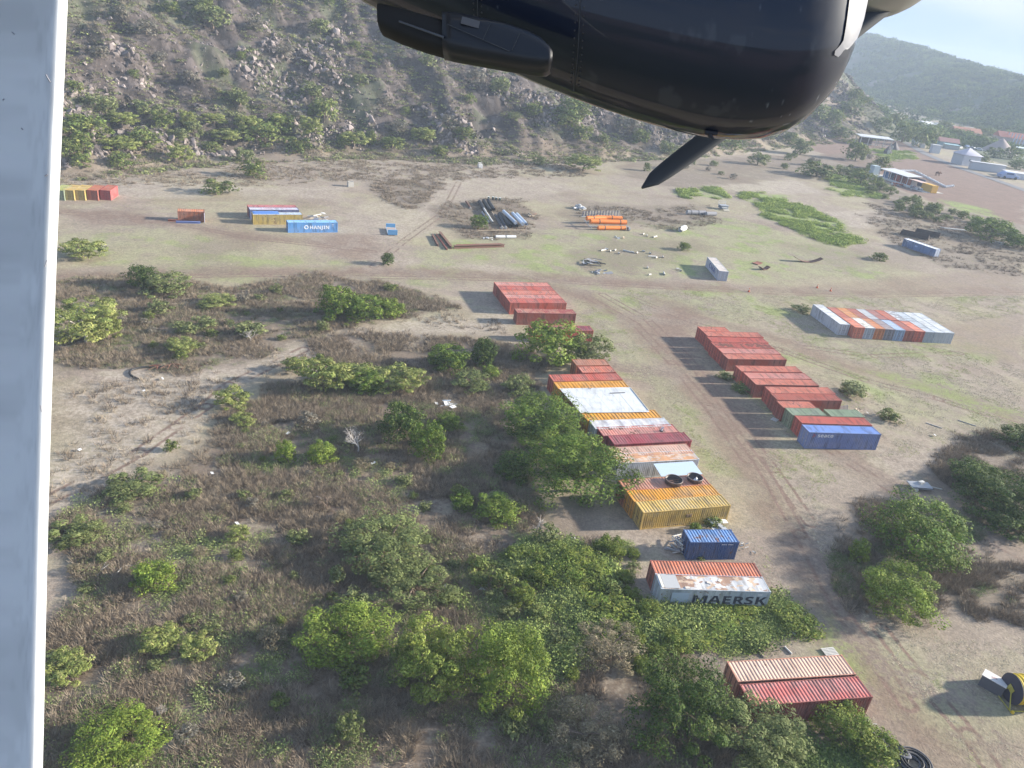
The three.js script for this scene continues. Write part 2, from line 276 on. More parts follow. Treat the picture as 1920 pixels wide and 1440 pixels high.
// ---------- shipping containers ----------
const footprints = [];
function corrugated(len, hgt, pitch, depth, flat = 0.3) {       // ribs run along y, the sheet spans x; faces +z
  const n = Math.max(1, Math.round(len / pitch)), p = len / n, xs = [];
  for (let i = 0; i < n; i++) for (const [f, d] of [[0, 0], [flat, 0], [0.5, -depth], [0.5 + flat, -depth]]) xs.push([-len / 2 + (i + f) * p, d]);
  xs.push([len / 2, 0]);
  const P = [], U = [];
  for (let i = 0; i + 1 < xs.length; i++) {
    const [a, da] = xs[i], [b, db] = xs[i + 1], ua = a / len + 0.5, ub = b / len + 0.5;
    P.push(a, 0, da, b, 0, db, b, hgt, db, a, 0, da, b, hgt, db, a, hgt, da); U.push(ua, 0, ub, 0, ub, 1, ua, 0, ub, 1, ua, 1);
  }
  const g = new THREE.BufferGeometry(); g.setAttribute('position', new THREE.Float32BufferAttribute(P, 3)); g.setAttribute('uv', new THREE.Float32BufferAttribute(U, 2)); g.computeVertexNormals(); return g;
}
const boxGeo = {};
function containerGeo(L, H, rib, roofRib) {
  const k = [L, H, rib, roofRib].join(); if (boxGeo[k]) return boxGeo[k];
  const W = 2.44, x = L / 2 - 0.08, z = W / 2 - 0.08, f = [];
  for (const a of [-1, 1]) for (const b of [-1, 1]) {
    f.push(box(0.16, H - 0.24, 0.16, a * x, H / 2, b * z));
    for (const y of [0.06, H - 0.06]) f.push(box(0.19, 0.125, 0.19, a * (x + 0.004), y, b * (z + 0.004)));
  }
  for (const b of [-1, 1]) { f.push(box(L - 0.36, 0.10, 0.08, 0, H - 0.07, b * (W / 2 - 0.04))); f.push(box(L - 0.36, 0.16, 0.08, 0, 0.10, b * (W / 2 - 0.04))); }
  for (const a of [-1, 1]) { f.push(box(0.1, 0.12, W - 0.36, a * (L / 2 - 0.05), H - 0.08, 0)); f.push(box(0.1, 0.16, W - 0.36, a * (L / 2 - 0.05), 0.1, 0)); }
  f.push(box(L - 0.3, 0.06, W - 0.3, 0, 0.13, 0));
  const frame = merge(f);
  const side = corrugated(L - 0.32, H - 0.28, rib, 0.055).translate(0, 0.17, W / 2 - 0.03);
  const side2 = side.clone().rotateY(Math.PI);
  const roof = corrugated(L - 0.2, W - 0.16, roofRib, 0.045).rotateX(-Math.PI / 2).translate(0, H - 0.03, W / 2 - 0.08);
  const end = corrugated(W - 0.32, H - 0.28, rib, 0.055).translate(0, 0.17, L / 2 - 0.03).rotateY(Math.PI / 2);
  const dw = (W - 0.36) / 2, door = [], bars = [];
  for (const s of [-1, 1]) {
    const cz = s * (dw / 2 + 0.008), d = [box(0.045, H - 0.34, dw, -L / 2 + 0.07, H / 2, cz)];
    for (const y of [0.28, 0.5, 0.72]) d.push(box(0.03, H * 0.14, dw - 0.16, -L / 2 + 0.035, H * y, cz));
    door.push(merge(d));
    for (const q of [-0.28, 0.26]) bars.push([s, merge([rod(V(-L / 2 + 0.012, 0.2, cz + s * q * dw * 1.2), V(-L / 2 + 0.012, H - 0.2, cz + s * q * dw * 1.2), 0.024, 0.024, 6), box(0.05, 0.05, 0.26, -L / 2 + 0.006, H * 0.44, cz + s * q * dw * 1.2 + 0.12)])]);
  }
  return boxGeo[k] = { frame, side, side2, roof, end, door, bars };
}
// paint that has weathered: patches of rust with ragged edges, streaks of dirt, chalked areas
let finishSeed = 1;
const finishes = {};
function paint(c, o = {}) {
  o = { ...o, rust: Math.round((o.rust ?? 0.15) * 6) / 6, fade: Math.round((o.fade ?? 0.3) * 5) / 5 };
  const key = c.join() + JSON.stringify(o); if (finishes[key]) return finishes[key];
  const s = (finishSeed += 7) * 3.71, rust = o.rust ?? 0.15, fade = o.fade ?? 0.35, rc = o.rustColour ?? [0.17, 0.075, 0.04], along = o.along ?? 12;
  const grey = (c[0] + c[1] + c[2]) / 3 * 1.25 + 0.06;
  const map = tex(256, 128, (u, v, q) => {
    const x = u * along, y = v * 2.5, big = fbm(x * 0.45 + s, y * 0.8 + s, 4), st = 0.6 * fbm(x * 1.9 + s, y * 0.5 + s * 2, 4) + 0.4 * fbm(x * 5 + s, y * 0.7, 3), sp = fbm(x * 3.2 + s, y * 3.2, 4), fine = vn(x * 18, y * 18 + s);
    const k = Math.min(1, fade * 1.5) * sst(0.35, 0.68, big * 0.6 + st * 0.4);
    q[0] = lerp(c[0], grey, k * 0.5); q[1] = lerp(c[1], grey, k * 0.45); q[2] = lerp(c[2], grey, k * 0.4);
    const dirt = 1 - 0.42 * sst(0.45, 0.72, st) - 0.16 * (fine - 0.5); q[0] *= dirt; q[1] *= dirt; q[2] *= dirt;
    const panel = 1 + 0.09 * (LAT[(Math.floor(x / 1.17) * 7 + Math.floor(s) * 131) & 65535] - 0.5); q[0] *= panel; q[1] *= panel; q[2] *= panel;
    const r = sst(0.80 - rust * 0.55, 0.86 - rust * 0.55, sp * 0.55 + big * 0.45) * 0.9;
    q[0] = lerp(q[0], rc[0], r); q[1] = lerp(q[1], rc[1], r); q[2] = lerp(q[2], rc[2], r);
    if (o.spots) { const t = sst(0.52, 0.56, fbm(x * 0.9 + s, y * 1.5 + 3, 4)) * o.spots; mixTo(q, o.spotColour, t); const t2 = sst(0.6, 0.64, fbm(x * 1.7 + s + 9, y * 2.2, 4)) * o.spots; mixTo(q, o.spotColour2 ?? o.spotColour, t2); }
  });
  return finishes[key] = new THREE.MeshStandardMaterial({ map, roughness: o.rough ?? 0.62, metalness: 0, side: THREE.DoubleSide });
}
const K = {
  red: [0.57, 0.118, 0.075], redL: [0.66, 0.20, 0.12], pink: [0.66, 0.255, 0.19], crimson: [0.38, 0.07, 0.08], rust: [0.36, 0.095, 0.065], orange: [0.50, 0.15, 0.065], salmon: [0.52, 0.22, 0.14], pale: [0.66, 0.40, 0.29], amber: [0.66, 0.29, 0.025], yellow: [0.58, 0.38, 0.10], dullYellow: [0.45, 0.33, 0.09], maroon: [0.19, 0.055, 0.05], white: [0.60, 0.61, 0.63], grey: [0.45, 0.46, 0.48], blueGrey: [0.27, 0.32, 0.40], slate: [0.15, 0.17, 0.22], blue: [0.07, 0.14, 0.33], steelBlue: [0.17, 0.22, 0.42], cobalt: [0.045, 0.11, 0.28], sky: [0.11, 0.32, 0.66], lightBlue: [0.25, 0.38, 0.62], green: [0.27, 0.33, 0.20], cream: [0.60, 0.55, 0.44],
};
const darkIron = std(rgb(0.10, 0.06, 0.05), { roughness: 0.7 }), lightIron = std(rgb(0.42, 0.40, 0.39), { roughness: 0.5 });
function container(o) {
  // o: at [x,z] centre or corner px, len 40/20, yaw (rad), label, side, roof, end
  const L = o.len === 20 ? 6.06 : 12.19, H = o.high ? 2.9 : 2.59, u = V(Math.cos(o.yaw), 0, -Math.sin(o.yaw)), w = V(-Math.sin(o.yaw), 0, -Math.cos(o.yaw));
  let c;
  if (o.centre) c = o.centre.clone(); else { const p = un(o.px[0], o.px[1], H); p.y = 0; c = p.addScaledVector(u, (o.anchor ?? 0) ? -L / 2 : L / 2).addScaledVector(w, o.endOn ? -1.22 : 1.22); }
  c.y = height(c.x, c.z) - 0.05; const jr = rng(footprints.length * 31 + 7); o = { ...o, yaw: o.yaw + (jr() - 0.5) * (o.centre ? 0.006 : 0.014) };
  const t = thing('shipping_container', o.label, 'container', c, o.yaw, o.group);
  const G_ = containerGeo(L, H, o.rib ?? 0.28, o.roofRib ?? 0.42), sm = paint(o.side, { rust: o.rust ?? 0.18, fade: o.fade ?? 0.3, ...(o.sideOpt ?? {}) }), rm = o.roof ? paint(o.roof, { rust: o.roofRust ?? 0.2, fade: o.roofFade ?? 0.4, ...(o.roofOpt ?? {}) }) : sm, em = o.end ? paint(o.end, { rust: o.rust ?? 0.2 }) : sm;
  mesh('frame', G_.frame, o.frame ?? sm, t); mesh('roof', G_.roof, rm, t); mesh('side_wall', G_.side, sm, t); mesh('side_wall', G_.side2, sm, t);
  const flip = o.doorsRight ? Math.PI : 0;
  mesh('end_wall', G_.end, em, t).rotation.y = flip;
  const doors = G_.door.map((g) => { const d = mesh('door', g, em, t); d.rotation.y = flip; return d; });
  for (const [s, g] of G_.bars) mesh('locking_bar', g, o.lightBars ? lightIron : darkIron, doors[s < 0 ? 0 : 1]);
  footprints.push({ x: c.x, z: c.z, u, w, a: L / 2 + 0.25, b: 1.22 + 0.25 });
  t.userData.L = L; t.userData.H = H; return t;
}
const font = await new FontLoader().loadAsync('fonts/droid/droid_sans_bold.typeface.json');
function lettering(t, text, size, x, y, colour, sx = 1, back = false) {
  const g = clean(new TextGeometry(text, { font, size, depth: 0.012, curveSegments: 5 })); g.computeBoundingBox(); g.scale(sx, 1, 1);
  if (back) g.rotateY(Math.PI);
  g.translate(x, y, back ? -1.2 : 1.194);
  return mesh('lettering', g, std(colour, { roughness: 0.6 }), t);
}
const Y = (d) => d * D2R;
const gA = 'containers in the long row beside the trees', gR = 'containers in the red row right of the track', gE = 'containers in the tight block by the road', gF = 'containers end on at the far left';
function row(px, yaw, n, list) { list.forEach((o) => container({ yaw, ...o })); }
// the long row beside the trees, far end first
{
  const ya = Y(20), base = un(957.3, 566.7, 2.59), w = V(-Math.sin(ya), 0, -Math.cos(ya)), u = V(Math.cos(ya), 0, -Math.sin(ya));
  const five = [['nearest of the five joined red containers by the dirt road, ribbed side showing', K.red, K.red], ['dull pink-red container, second of the five joined by the dirt road', K.red, K.pink], ['red container in the middle of the five joined by the dirt road', K.red, K.redL], ['darker red container, fourth of the five joined by the dirt road', K.rust, K.red], ['pinkish container at the far end of the five joined by the dirt road', K.red, K.pink]];
  five.forEach(([label, side, roof], i) => { const c = base.clone().addScaledVector(u, 6.095).addScaledVector(w, 1.22 + i * 2.5); const t = container({ centre: c, yaw: ya, len: 40, side, roof, label, group: gA, rust: 0.12, roofRust: 0.1 }); if (i < 3) { for (const s of [-3.4, 3.2]) mesh('lashing_post', merge([rod(V(s, 2.5, -1.15), V(s, 2.95, -1.15), 0.05), rod(V(s, 2.95, -1.15), V(s + 0.25, 2.95, -0.9), 0.05)]), lightIron, t); } });
}
container({ px: [970.4, 585.3], yaw: Y(17), len: 40, side: K.rust, roof: K.salmon, roofOpt: { spots: 0.8, spotColour: [0.36, 0.07, 0.06] }, label: 'red-brown container with patchy pink roof standing alone behind the bright green tree', group: gA });
container({ px: [998, 617.5], yaw: Y(17), len: 40, side: K.red, roof: K.crimson, label: 'crimson roofed container half hidden by the bright green tree', group: gA });
container({ px: [1081.5, 684.5], yaw: Y(19), len: 20, side: K.orange, roof: K.salmon, label: 'short pale orange container mostly hidden under the dark olive tree', group: gA });
container({ px: [1092.5, 698], yaw: Y(19), len: 20, side: K.red, roof: K.redL, roofRust: 0.3, label: 'short orange-red container just behind the long dark red one', group: gA });
container({ px: [1038, 714], yaw: Y(19.4), len: 40, side: K.red, roof: K.red, label: 'long dark red container next to the first amber roof', group: gA });
container({ px: [1047.7, 728.6], yaw: Y(19.4), len: 40, side: K.amber, roof: K.amber, roofRib: 0.56, roofFade: 0.15, label: 'amber ribbed container behind the big white sheet roof', group: gA });
const shelterYaw = Y(19.4);
container({ px: [1101, 788], yaw: Y(19.4), len: 40, side: K.amber, roof: K.amber, roofRib: 0.56, roofFade: 0.15, label: 'amber ribbed container in front of the big white sheet roof', group: gA });
container({ px: [1116.7, 803.5], yaw: Y(19.2), len: 40, side: K.white, roof: K.white, roofRib: 2.4, roofOpt: { spots: 0.35, spotColour: [0.4, 0.33, 0.33] }, label: 'white smooth roofed container with dark streaks beside the second amber roof', group: gA });
container({ px: [1131, 816.5], yaw: Y(19.2), len: 40, side: K.crimson, roof: K.pink, roofRust: 0.34, label: 'pink ribbed container with rust streaks and a vent, next to the white roof', group: gA });
container({ px: [1152, 833], yaw: Y(19), len: 40, side: K.crimson, roof: K.crimson, label: 'rose red container between the pink ribbed and pale salmon roofs', group: gA });
container({ px: [1152, 856], yaw: Y(19), len: 40, side: K.salmon, roof: K.pale, roofFade: 0.2, roofOpt: { rustColour: [0.5, 0.2, 0.12] }, label: 'pale salmon roofed container next to the rose red one', group: gA });
container({ px: [1160, 869], yaw: Y(19), len: 40, side: K.white, roof: [0.60, 0.44, 0.34], roofRib: 3, roofOpt: { spots: 0.9, spotColour: [0.53, 0.27, 0.13] }, label: 'white walled container with a peeling tan roof beside the pale blue sheet', group: gA });
const tubBox = container({ px: [1173.5, 920], yaw: Y(19.5), len: 40, side: K.orange, roof: K.salmon, roofRust: 0.12, roofOpt: { rustColour: [0.36, 0.14, 0.09] }, label: 'salmon container with two round tubs on its roof', group: gA });
container({ px: [1189, 940], yaw: Y(19.5), len: 40, side: K.amber, roof: K.amber, roofFade: 0.3, label: 'orange-amber container between the tubs and the yellow end container', group: gA });
{
  const t = container({ px: [1206.5, 961], yaw: Y(19.5), len: 40, side: K.yellow, roof: K.yellow, rust: 0.26, roofFade: 0.3, label: 'dull yellow container ending the long row, ribbed side facing the blue box', group: gA });
  mesh('side_vent', merge([box(0.8, 0.5, 0.06, 0.4, 1.55, 1.2), box(0.3, 0.3, 0.1, 0.2, 1.55, 1.22), box(0.3, 0.3, 0.1, 0.62, 1.55, 1.22)]), std(rgb(0.22, 0.15, 0.08)), t);
}
// near foreground
{
  const t = container({ px: [1295.5, 1016], yaw: Y(12), len: 20, side: K.cobalt, roof: [0.12, 0.26, 0.52], roofRust: 0.3, rust: 0.12, label: 'short dark blue container with rust spots on its ribbed roof', roofRib: 0.36 });
  for (let i = 0; i < 9; i++) if (i !== 4) mesh('marking', box(0.12, 0.1, 0.012, 1.0 + i * 0.16, 2.2, 1.196), std(rgb(0.75, 0.75, 0.75)), t);
}
container({ px: [1230.4, 1076.7], yaw: Y(9), len: 40, side: K.rust, roof: [0.56, 0.17, 0.085], roofRib: 0.36, roofFade: 0.15, roofRust: 0.04, label: 'orange ribbed roof container standing right behind the grey lettered one' });
{
  const t = container({ px: [1240, 1103], yaw: Y(8.4), len: 40, side: [0.40, 0.45, 0.50], roof: [0.56, 0.55, 0.55], rib: 0.72, roofRib: 3.05, fade: 0.5, roofOpt: { spots: 1, spotColour: [0.33, 0.20, 0.14], spotColour2: [0.58, 0.42, 0.29] }, rust: 0.1, lightBars: true, label: 'grey container with big dark lettering and a peeling brown roof' });
  lettering(t, 'MAERSK', 1.02, -2.55, 0.80, rgb(0.03, 0.035, 0.06), 1.52);
  mesh('repair_panel', box(1.9, 1.9, 0.014, -3.8, 1.15, 1.196), std(rgb(0.46, 0.53, 0.62)), t);
  mesh('number_plate', box(0.5, 0.3, 0.014, 5.0, 2.1, 1.196), std(rgb(0.6, 0.6, 0.62)), t);
  mesh('end_cap', box(0.28, 0.03, 2.0, -5.8, 2.61, 0), std(rgb(0.7, 0.66, 0.56)), t);
  mesh('roof_patch', box(1.7, 0.02, 2.1, -4.75, 2.585, 0), std(rgb(0.42, 0.42, 0.42)), t);
  for (const [x, z] of [[-2.6, -0.7], [-3.1, 0.9], [-0.4, 0.0], [0.9, -0.4], [3.9, 0.85]]) mesh('paint_flake', box(0.5, 0.012, 0.35, x, 2.585, z, x), std(rgb(0.62, 0.55, 0.48)), t);
}
container({ px: [1384.6, 1277], yaw: Y(13.5), len: 40, side: K.salmon, roof: [0.72, 0.46, 0.33], roofRib: 0.36, roofFade: 0.15, roofRust: 0.12, roofOpt: { rustColour: [0.4, 0.2, 0.12] }, label: 'pale peach roofed container at the bottom, joined to the rose red one', group: 'two joined containers by the cable drum' });
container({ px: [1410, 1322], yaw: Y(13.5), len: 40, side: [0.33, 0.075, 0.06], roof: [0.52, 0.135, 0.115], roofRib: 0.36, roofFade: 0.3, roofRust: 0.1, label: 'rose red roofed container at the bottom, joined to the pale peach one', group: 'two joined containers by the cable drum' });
// red row right of the track
{
  const o = (px, py, len, yaw, side, roof, label, x = {}) => container({ px: [px, py], len, yaw: Y(yaw), side, roof, label, group: gR, roofFade: 0.28, ...x });
  o(1318, 620.5, 20, 16, K.red, K.redL, 'short red container at the far end of the red row', { roofRust: 0.35 });
  o(1328, 629.5, 40, 16, K.red, K.redL, 'bright red container, second from the far end of the red row');
  o(1336, 640, 40, 16, K.red, K.red, 'red container, third from the far end of the red row');
  o(1344, 650.5, 40, 16, K.red, K.red, 'red container with dark rust holes in its roof, in the red row', { roofRust: 0.42 });
  o(1356, 661.5, 40, 16, K.red, K.pink, 'pinkish container behind the rust brown one that ends the far cluster', {});
  o(1366, 672.5, 40, 16, K.rust, K.redL, 'rust brown container ending the far cluster before the gap in the red row');
  o(1391, 696, 40, 15.5, K.red, K.redL, 'red container just after the gap in the red row');
  o(1406, 709, 40, 15, K.red, K.pink, 'rose roofed container, second after the gap in the red row');
  o(1418, 721, 40, 14.5, K.rust, K.redL, 'orange-red container whose near corner steps back, mid red row');
  o(1447, 736.5, 40, 14.5, K.red, K.redL, 'orange-red container pushed right of its neighbours in the red row');
  o(1458, 749.5, 40, 14.5, K.rust, [0.50, 0.12, 0.07], 'bright orange-red container pushed right, with a pallet leaning on it', {});
  o(1469.6, 764, 20, 14, K.rust, K.redL, 'short orange-red container behind the pale green one', { roofRust: 0.3 });
  o(1487, 777.8, 20, 14, K.green, K.green, 'short pale green container left of its green twin', { roofFade: 0.4 });
  o(1560, 780, 20, 13, K.green, K.green, 'short pale green container right of its green twin, half hidden');
  o(1504.6, 793, 40, 12, K.red, K.red, 'red container behind the blue lettered one at the near end of the row');
  const t = container({ px: [1518, 810], len: 40, high: true, yaw: Y(11.5), side: K.steelBlue, roof: [0.20, 0.32, 0.66], roofFade: 0.2, rust: 0.05, roofRust: 0.03, end: [0.20, 0.27, 0.50], lightBars: true, group: gR, label: 'blue container with small white lettering ending the red row' });
  lettering(t, 'seaco', 0.62, -4.55, 2.05, rgb(0.72, 0.72, 0.72), 1.15);
  mesh('lettering', merge([box(0.28, 0.12, 0.012, -5.2, 2.5, 1.194, 0, 0, 0.3), box(0.28, 0.12, 0.012, -4.95, 2.3, 1.194, 0, 0, 0.3), box(0.28, 0.12, 0.012, -5.2, 2.12, 1.194, 0, 0, 0.3)]), std(rgb(0.45, 0.10, 0.10)), t);
}
// tight block by the road
{
  const yaw = Y(101), u = V(Math.cos(yaw), 0, -Math.sin(yaw)), w = V(-Math.sin(yaw), 0, -Math.cos(yaw)), P = un(1577, 607.5, 2.59).setY(0);
  const at = (k, d) => P.clone().addScaledVector(w, -(1.22 + k * 2.43)).addScaledVector(u, d);
  const c = (k, d, len, side, roof, label, x = {}) => container({ centre: at(k, d), yaw, len, side, roof, label, group: gE, ...x });
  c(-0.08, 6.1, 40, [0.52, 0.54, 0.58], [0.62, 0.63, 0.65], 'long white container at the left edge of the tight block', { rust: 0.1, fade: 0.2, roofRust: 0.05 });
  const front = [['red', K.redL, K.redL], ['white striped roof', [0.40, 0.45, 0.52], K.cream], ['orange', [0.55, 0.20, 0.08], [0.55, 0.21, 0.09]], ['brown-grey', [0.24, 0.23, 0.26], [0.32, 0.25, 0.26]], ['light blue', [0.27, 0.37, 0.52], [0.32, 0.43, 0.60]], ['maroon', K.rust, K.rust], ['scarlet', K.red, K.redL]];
  front.forEach(([n, s, r], i) => c(1.05 + i, 1.6, 20, s, r, 'short container with ' + (n === 'white striped roof' ? n : n + ' roof') + ' in the near rank of the tight block', i === 1 ? { roofOpt: { spots: 0.8, spotColour: [0.72, 0.72, 0.7] } } : {}));
  const back = [['rust orange', K.rust, [0.44, 0.13, 0.09]], ['amber', K.amber, [0.58, 0.24, 0.09]], ['brick red', K.rust, [0.38, 0.12, 0.09]], ['pale grey', K.grey, K.grey], ['dull brick', K.rust, [0.36, 0.14, 0.12]], ['orange-red', K.red, [0.48, 0.12, 0.07]], ['white patched', K.white, K.white]];
  back.forEach(([n, s, r], i) => c(1.05 + i, 7.9, 20, s, r, 'short container with ' + n + ' roof in the far rank of the tight block', i === 6 ? { roofOpt: { spots: 0.7, spotColour: [0.2, 0.2, 0.22] } } : {}));
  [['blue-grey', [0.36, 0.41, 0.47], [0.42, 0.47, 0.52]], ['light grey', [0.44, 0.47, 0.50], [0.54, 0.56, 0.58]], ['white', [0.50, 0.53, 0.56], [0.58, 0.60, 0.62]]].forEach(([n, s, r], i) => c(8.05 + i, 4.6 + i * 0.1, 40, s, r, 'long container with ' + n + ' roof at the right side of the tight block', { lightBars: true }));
}
// far left end-on containers
{
  const yaw = yawOf([204.5, 355], [219.5, 344.5]);
  const o = (px, side, roof, label) => container({ px: [px, 355.4], endOn: true, len: 20, yaw, side, roof, label, group: gF });
  o(99, K.green, [0.45, 0.45, 0.10], 'yellow-green container beside the plane strut, leftmost of the end-on row');
  o(117.5, K.dullYellow, K.yellow, 'dull yellow container second in the end-on row at far left');
  o(138, K.dullYellow, K.yellow, 'yellow container next to the rust red one in the end-on row');
  o(162.5, K.rust, K.orange, 'rust red container between yellow and bright red in the end-on row');
  o(187, [0.42, 0.08, 0.08], [0.50, 0.13, 0.07], 'bright red container at the right end of the end-on row');
}
// orange hut-sized container with an open door
{
  const t = container({ px: [332.5, 395.5], yaw: Y(22), len: 20, side: [0.36, 0.11, 0.05], roof: [0.56, 0.20, 0.09], doorsRight: true, label: 'lone short orange container with a pale open door and beams in front' });
  mesh('open_door', box(0.05, 2.2, 1.1, 3.0, 1.3, 1.75), std(rgb(0.5, 0.54, 0.68)), t);
}
// far yellow shed made of containers
{
  const yaw = Y(28.5), u = V(Math.cos(yaw), 0, -Math.sin(yaw)), w = V(-Math.sin(yaw), 0, -Math.cos(yaw)), P = un(474, 402, 2.59).setY(0), c = (k) => P.clone().addScaledVector(u, 6.1).addScaledVector(w, 1.22 + k);
  const gH = 'containers of the far yellow walled shed';
  const a = container({ centre: c(0), yaw, len: 40, side: K.dullYellow, roof: [0.50, 0.60, 0.76], rust: 0.3, label: 'yellow ribbed container forming the front of the far shed', group: gH });
  mesh('tarpaulin', merge([box(6.2, 0.05, 2.1, -2.7, 2.66, -0.5, 0, 0.04), box(5, 0.05, 1.4, -3, 2.72, -0.9, 0.08, -0.05)]), std(rgb(0.10, 0.24, 0.60)), a);
  container({ centre: c(4.6), yaw, len: 40, side: [0.11, 0.14, 0.30], roof: [0.62, 0.66, 0.74], roofOpt: { spots: 0.5, spotColour: [0.62, 0.36, 0.38] }, label: 'dark blue walled container with a pale roof inside the far shed', group: gH });
  container({ centre: c(7.1), yaw, len: 40, side: K.red, roof: [0.56, 0.17, 0.17], label: 'coral red roofed container at the back of the far shed', group: gH });
  const t = container({ px: [540, 417], yaw: Y(27.8), len: 40, side: K.sky, roof: [0.30, 0.58, 0.80], rust: 0.03, roofRust: 0.02, fade: 0.15, label: 'sky blue lettered container in front of the far yellow shed' });
  lettering(t, 'HANJIN', 0.85, -0.9, 0.95, rgb(0.70, 0.74, 0.80), 1.15);
  mesh('emblem', clean(new THREE.TorusGeometry(0.42, 0.11, 6, 20)).scale(1, 1, 0.1).translate(-1.7, 1.4, 1.196), std(rgb(0.70, 0.74, 0.80)), t);
  mesh('number_plate', merge([box(0.5, 0.12, 0.012, 4.9, 2.1, 1.196), box(0.12, 0.5, 0.012, 4.9, 1.75, 1.196)]), std(rgb(0.5, 0.6, 0.75)), t);
}
// lone white and lone blue containers
{
  const t = container({ px: [1349, 507], endOn: true, yaw: yawOf([1349, 506.7], [1322.5, 476]), len: 40, side: [0.48, 0.50, 0.58], roof: [0.66, 0.57, 0.50], rust: 0.12, roofRust: 0.04, lightBars: true, label: 'lone white container with blue lettering beside the dirt road' });
  lettering(t, 'CMA', 1.25, 3.0, 0.8, rgb(0.08, 0.10, 0.28), 1.5, true);
  const b = container({ px: [1695, 447], yaw: Y(-60), len: 40, side: [0.17, 0.24, 0.42], roof: [0.62, 0.66, 0.74], rust: 0.04, roofRust: 0.02, doorsRight: true, end: [0.45, 0.52, 0.66], lightBars: true, label: 'lone blue container lying at an angle near the rusty skips' });
  mesh('marking', box(0.95, 0.5, 0.012, -1.0, 1.5, 1.196), std(rgb(0.36, 0.45, 0.65)), b); mesh('marking', box(1.2, 0.25, 0.012, -4.6, 2.15, 1.196), std(rgb(0.55, 0.6, 0.7)), b);
}

// ---------- trees and shrubs ----------
const bark = std(rgb(0.17, 0.125, 0.095), { roughness: 1 }), paleBark = std(rgb(0.45, 0.41, 0.38), { roughness: 1 });
const leafMat = new THREE.MeshPhysicalMaterial({ vertexColors: true, roughness: 0.75, side: THREE.DoubleSide, transmission: 0.28, thickness: 0, specularIntensity: 0.35 });
const leafTints = {};
// a unit crown: one metre wide and one high, made of leaf sprays gathered on lobes
function crownGeo(seed, o) {
  const r = rng(seed), P = [], C = [], lobes = [];
  const nl = o.lobes;
  for (let i = 0; i < nl; i++) {
    const t = i / nl, az = i * 2.39996 + r() * 0.7, y = o.low + (1 - o.low - o.lobe * 0.75) * Math.pow(t, 0.85) , ring = Math.sqrt(Math.max(0, 1 - Math.pow((y - o.wide) / (y > o.wide ? 1 - o.wide : o.wide + 0.25), 2)));
    const rad = (0.5 - o.lobe * 0.62) * ring * (r() < 0.25 ? 1.0 + 0.3 * r() : Math.sqrt(0.3 + 0.7 * r()));
    lobes.push([Math.cos(az) * rad, y, Math.sin(az) * rad, o.lobe * (0.5 + 0.75 * r()), 0.72 + 0.56 * r(), r()]);
  }
  for (let i = 0; i < Math.ceil(nl * 0.2); i++) { const az = r() * 6.28, q = 0.16 * Math.sqrt(r()); lobes.push([Math.cos(az) * q, lerp(Math.max(0.3, o.low), 1 - o.lobe * 0.9, r()), Math.sin(az) * q, o.lobe * (0.6 + 0.6 * r()), 0.72 + 0.56 * r(), r()]); }
  const c = o.colour, c2 = o.colour2 ?? [c[0] * 1.5, c[1] * 1.25, c[2] * 0.9];
  const n = V(0, 0, 0), a = V(0, 0, 0), b = V(0, 0, 0);
  for (let k = 0; k < o.n; k++) {
    const L = lobes[Math.floor(r() * lobes.length)]; let x = r() * 2 - 1, y = r() * 2 - 1, z = r() * 2 - 1, q = Math.hypot(x, y, z); if (q > 1 || q < 0.05) { k--; continue; }
    x /= q; y /= q; z /= q; const rr = L[3] * (0.72 + 0.33 * r());
    const px = L[0] + x * rr, py = L[1] + y * rr * o.flat, pz = L[2] + z * rr; if (py < 0.01) continue;
    n.set(x + (r() - 0.5) * 1.0, y + 0.3 + (r() - 0.5) * 1.0, z + (r() - 0.5) * 1.0).normalize();
    a.set(r() - 0.5, (r() - 0.5) * o.droop, r() - 0.5).cross(n).normalize(); b.crossVectors(n, a);
    const q2 = r(), s = o.leaf * (0.45 + 1.1 * q2 * q2 + 0.2 * r()), l = s * o.long;
    const v = [[-l, 0], [0, -s * 0.5], [l, 0], [0, s * 0.5]].map(([i, j]) => [px + a.x * i + b.x * j, py + a.y * i + b.y * j, pz + a.z * i + b.z * j]);
    v[0][1] -= s * 0.25; v[2][1] -= s * 0.25;
    P.push(...v[0], ...v[1], ...v[2], ...v[0], ...v[2], ...v[3]);
    const m = clamp(r() * r() * 1.1 + (L[5] - 0.5) * 0.35), g = L[4] * (0.72 + 0.56 * r());
    for (let i = 0; i < 6; i++) C.push(lerp(c[0], c2[0], m) * g, lerp(c[1], c2[1], m) * g, lerp(c[2], c2[2], m) * g);
  }
  const g = new THREE.BufferGeometry(); g.setAttribute('position', new THREE.Float32BufferAttribute(P, 3)); g.setAttribute('color', new THREE.Float32BufferAttribute(C, 3)); g.computeVertexNormals();
  g.userData.lobes = lobes; return g;
}
function trunkGeo(seed, lobes, thick, start = 0) {
  const r = rng(seed), l = [], top = V((r() - 0.5) * 0.08, 0.34, (r() - 0.5) * 0.08);
  l.push(rod(V(0, start - 0.06, 0), top, thick, thick * 0.7, 7));
  const k = Math.min(9, lobes.length);
  for (let i = 0; i < k; i++) { const L = lobes[Math.floor(i * lobes.length / k)], e = V(L[0], L[1], L[2]), m = top.clone().lerp(e, 0.5); m.x += (r() - 0.5) * 0.08; m.y += (r() - 0.3) * 0.06; l.push(rod(top, m, thick * 0.55, thick * 0.36, 5)); l.push(rod(m, e, thick * 0.36, thick * 0.12, 4)); }
  return merge(l);
}
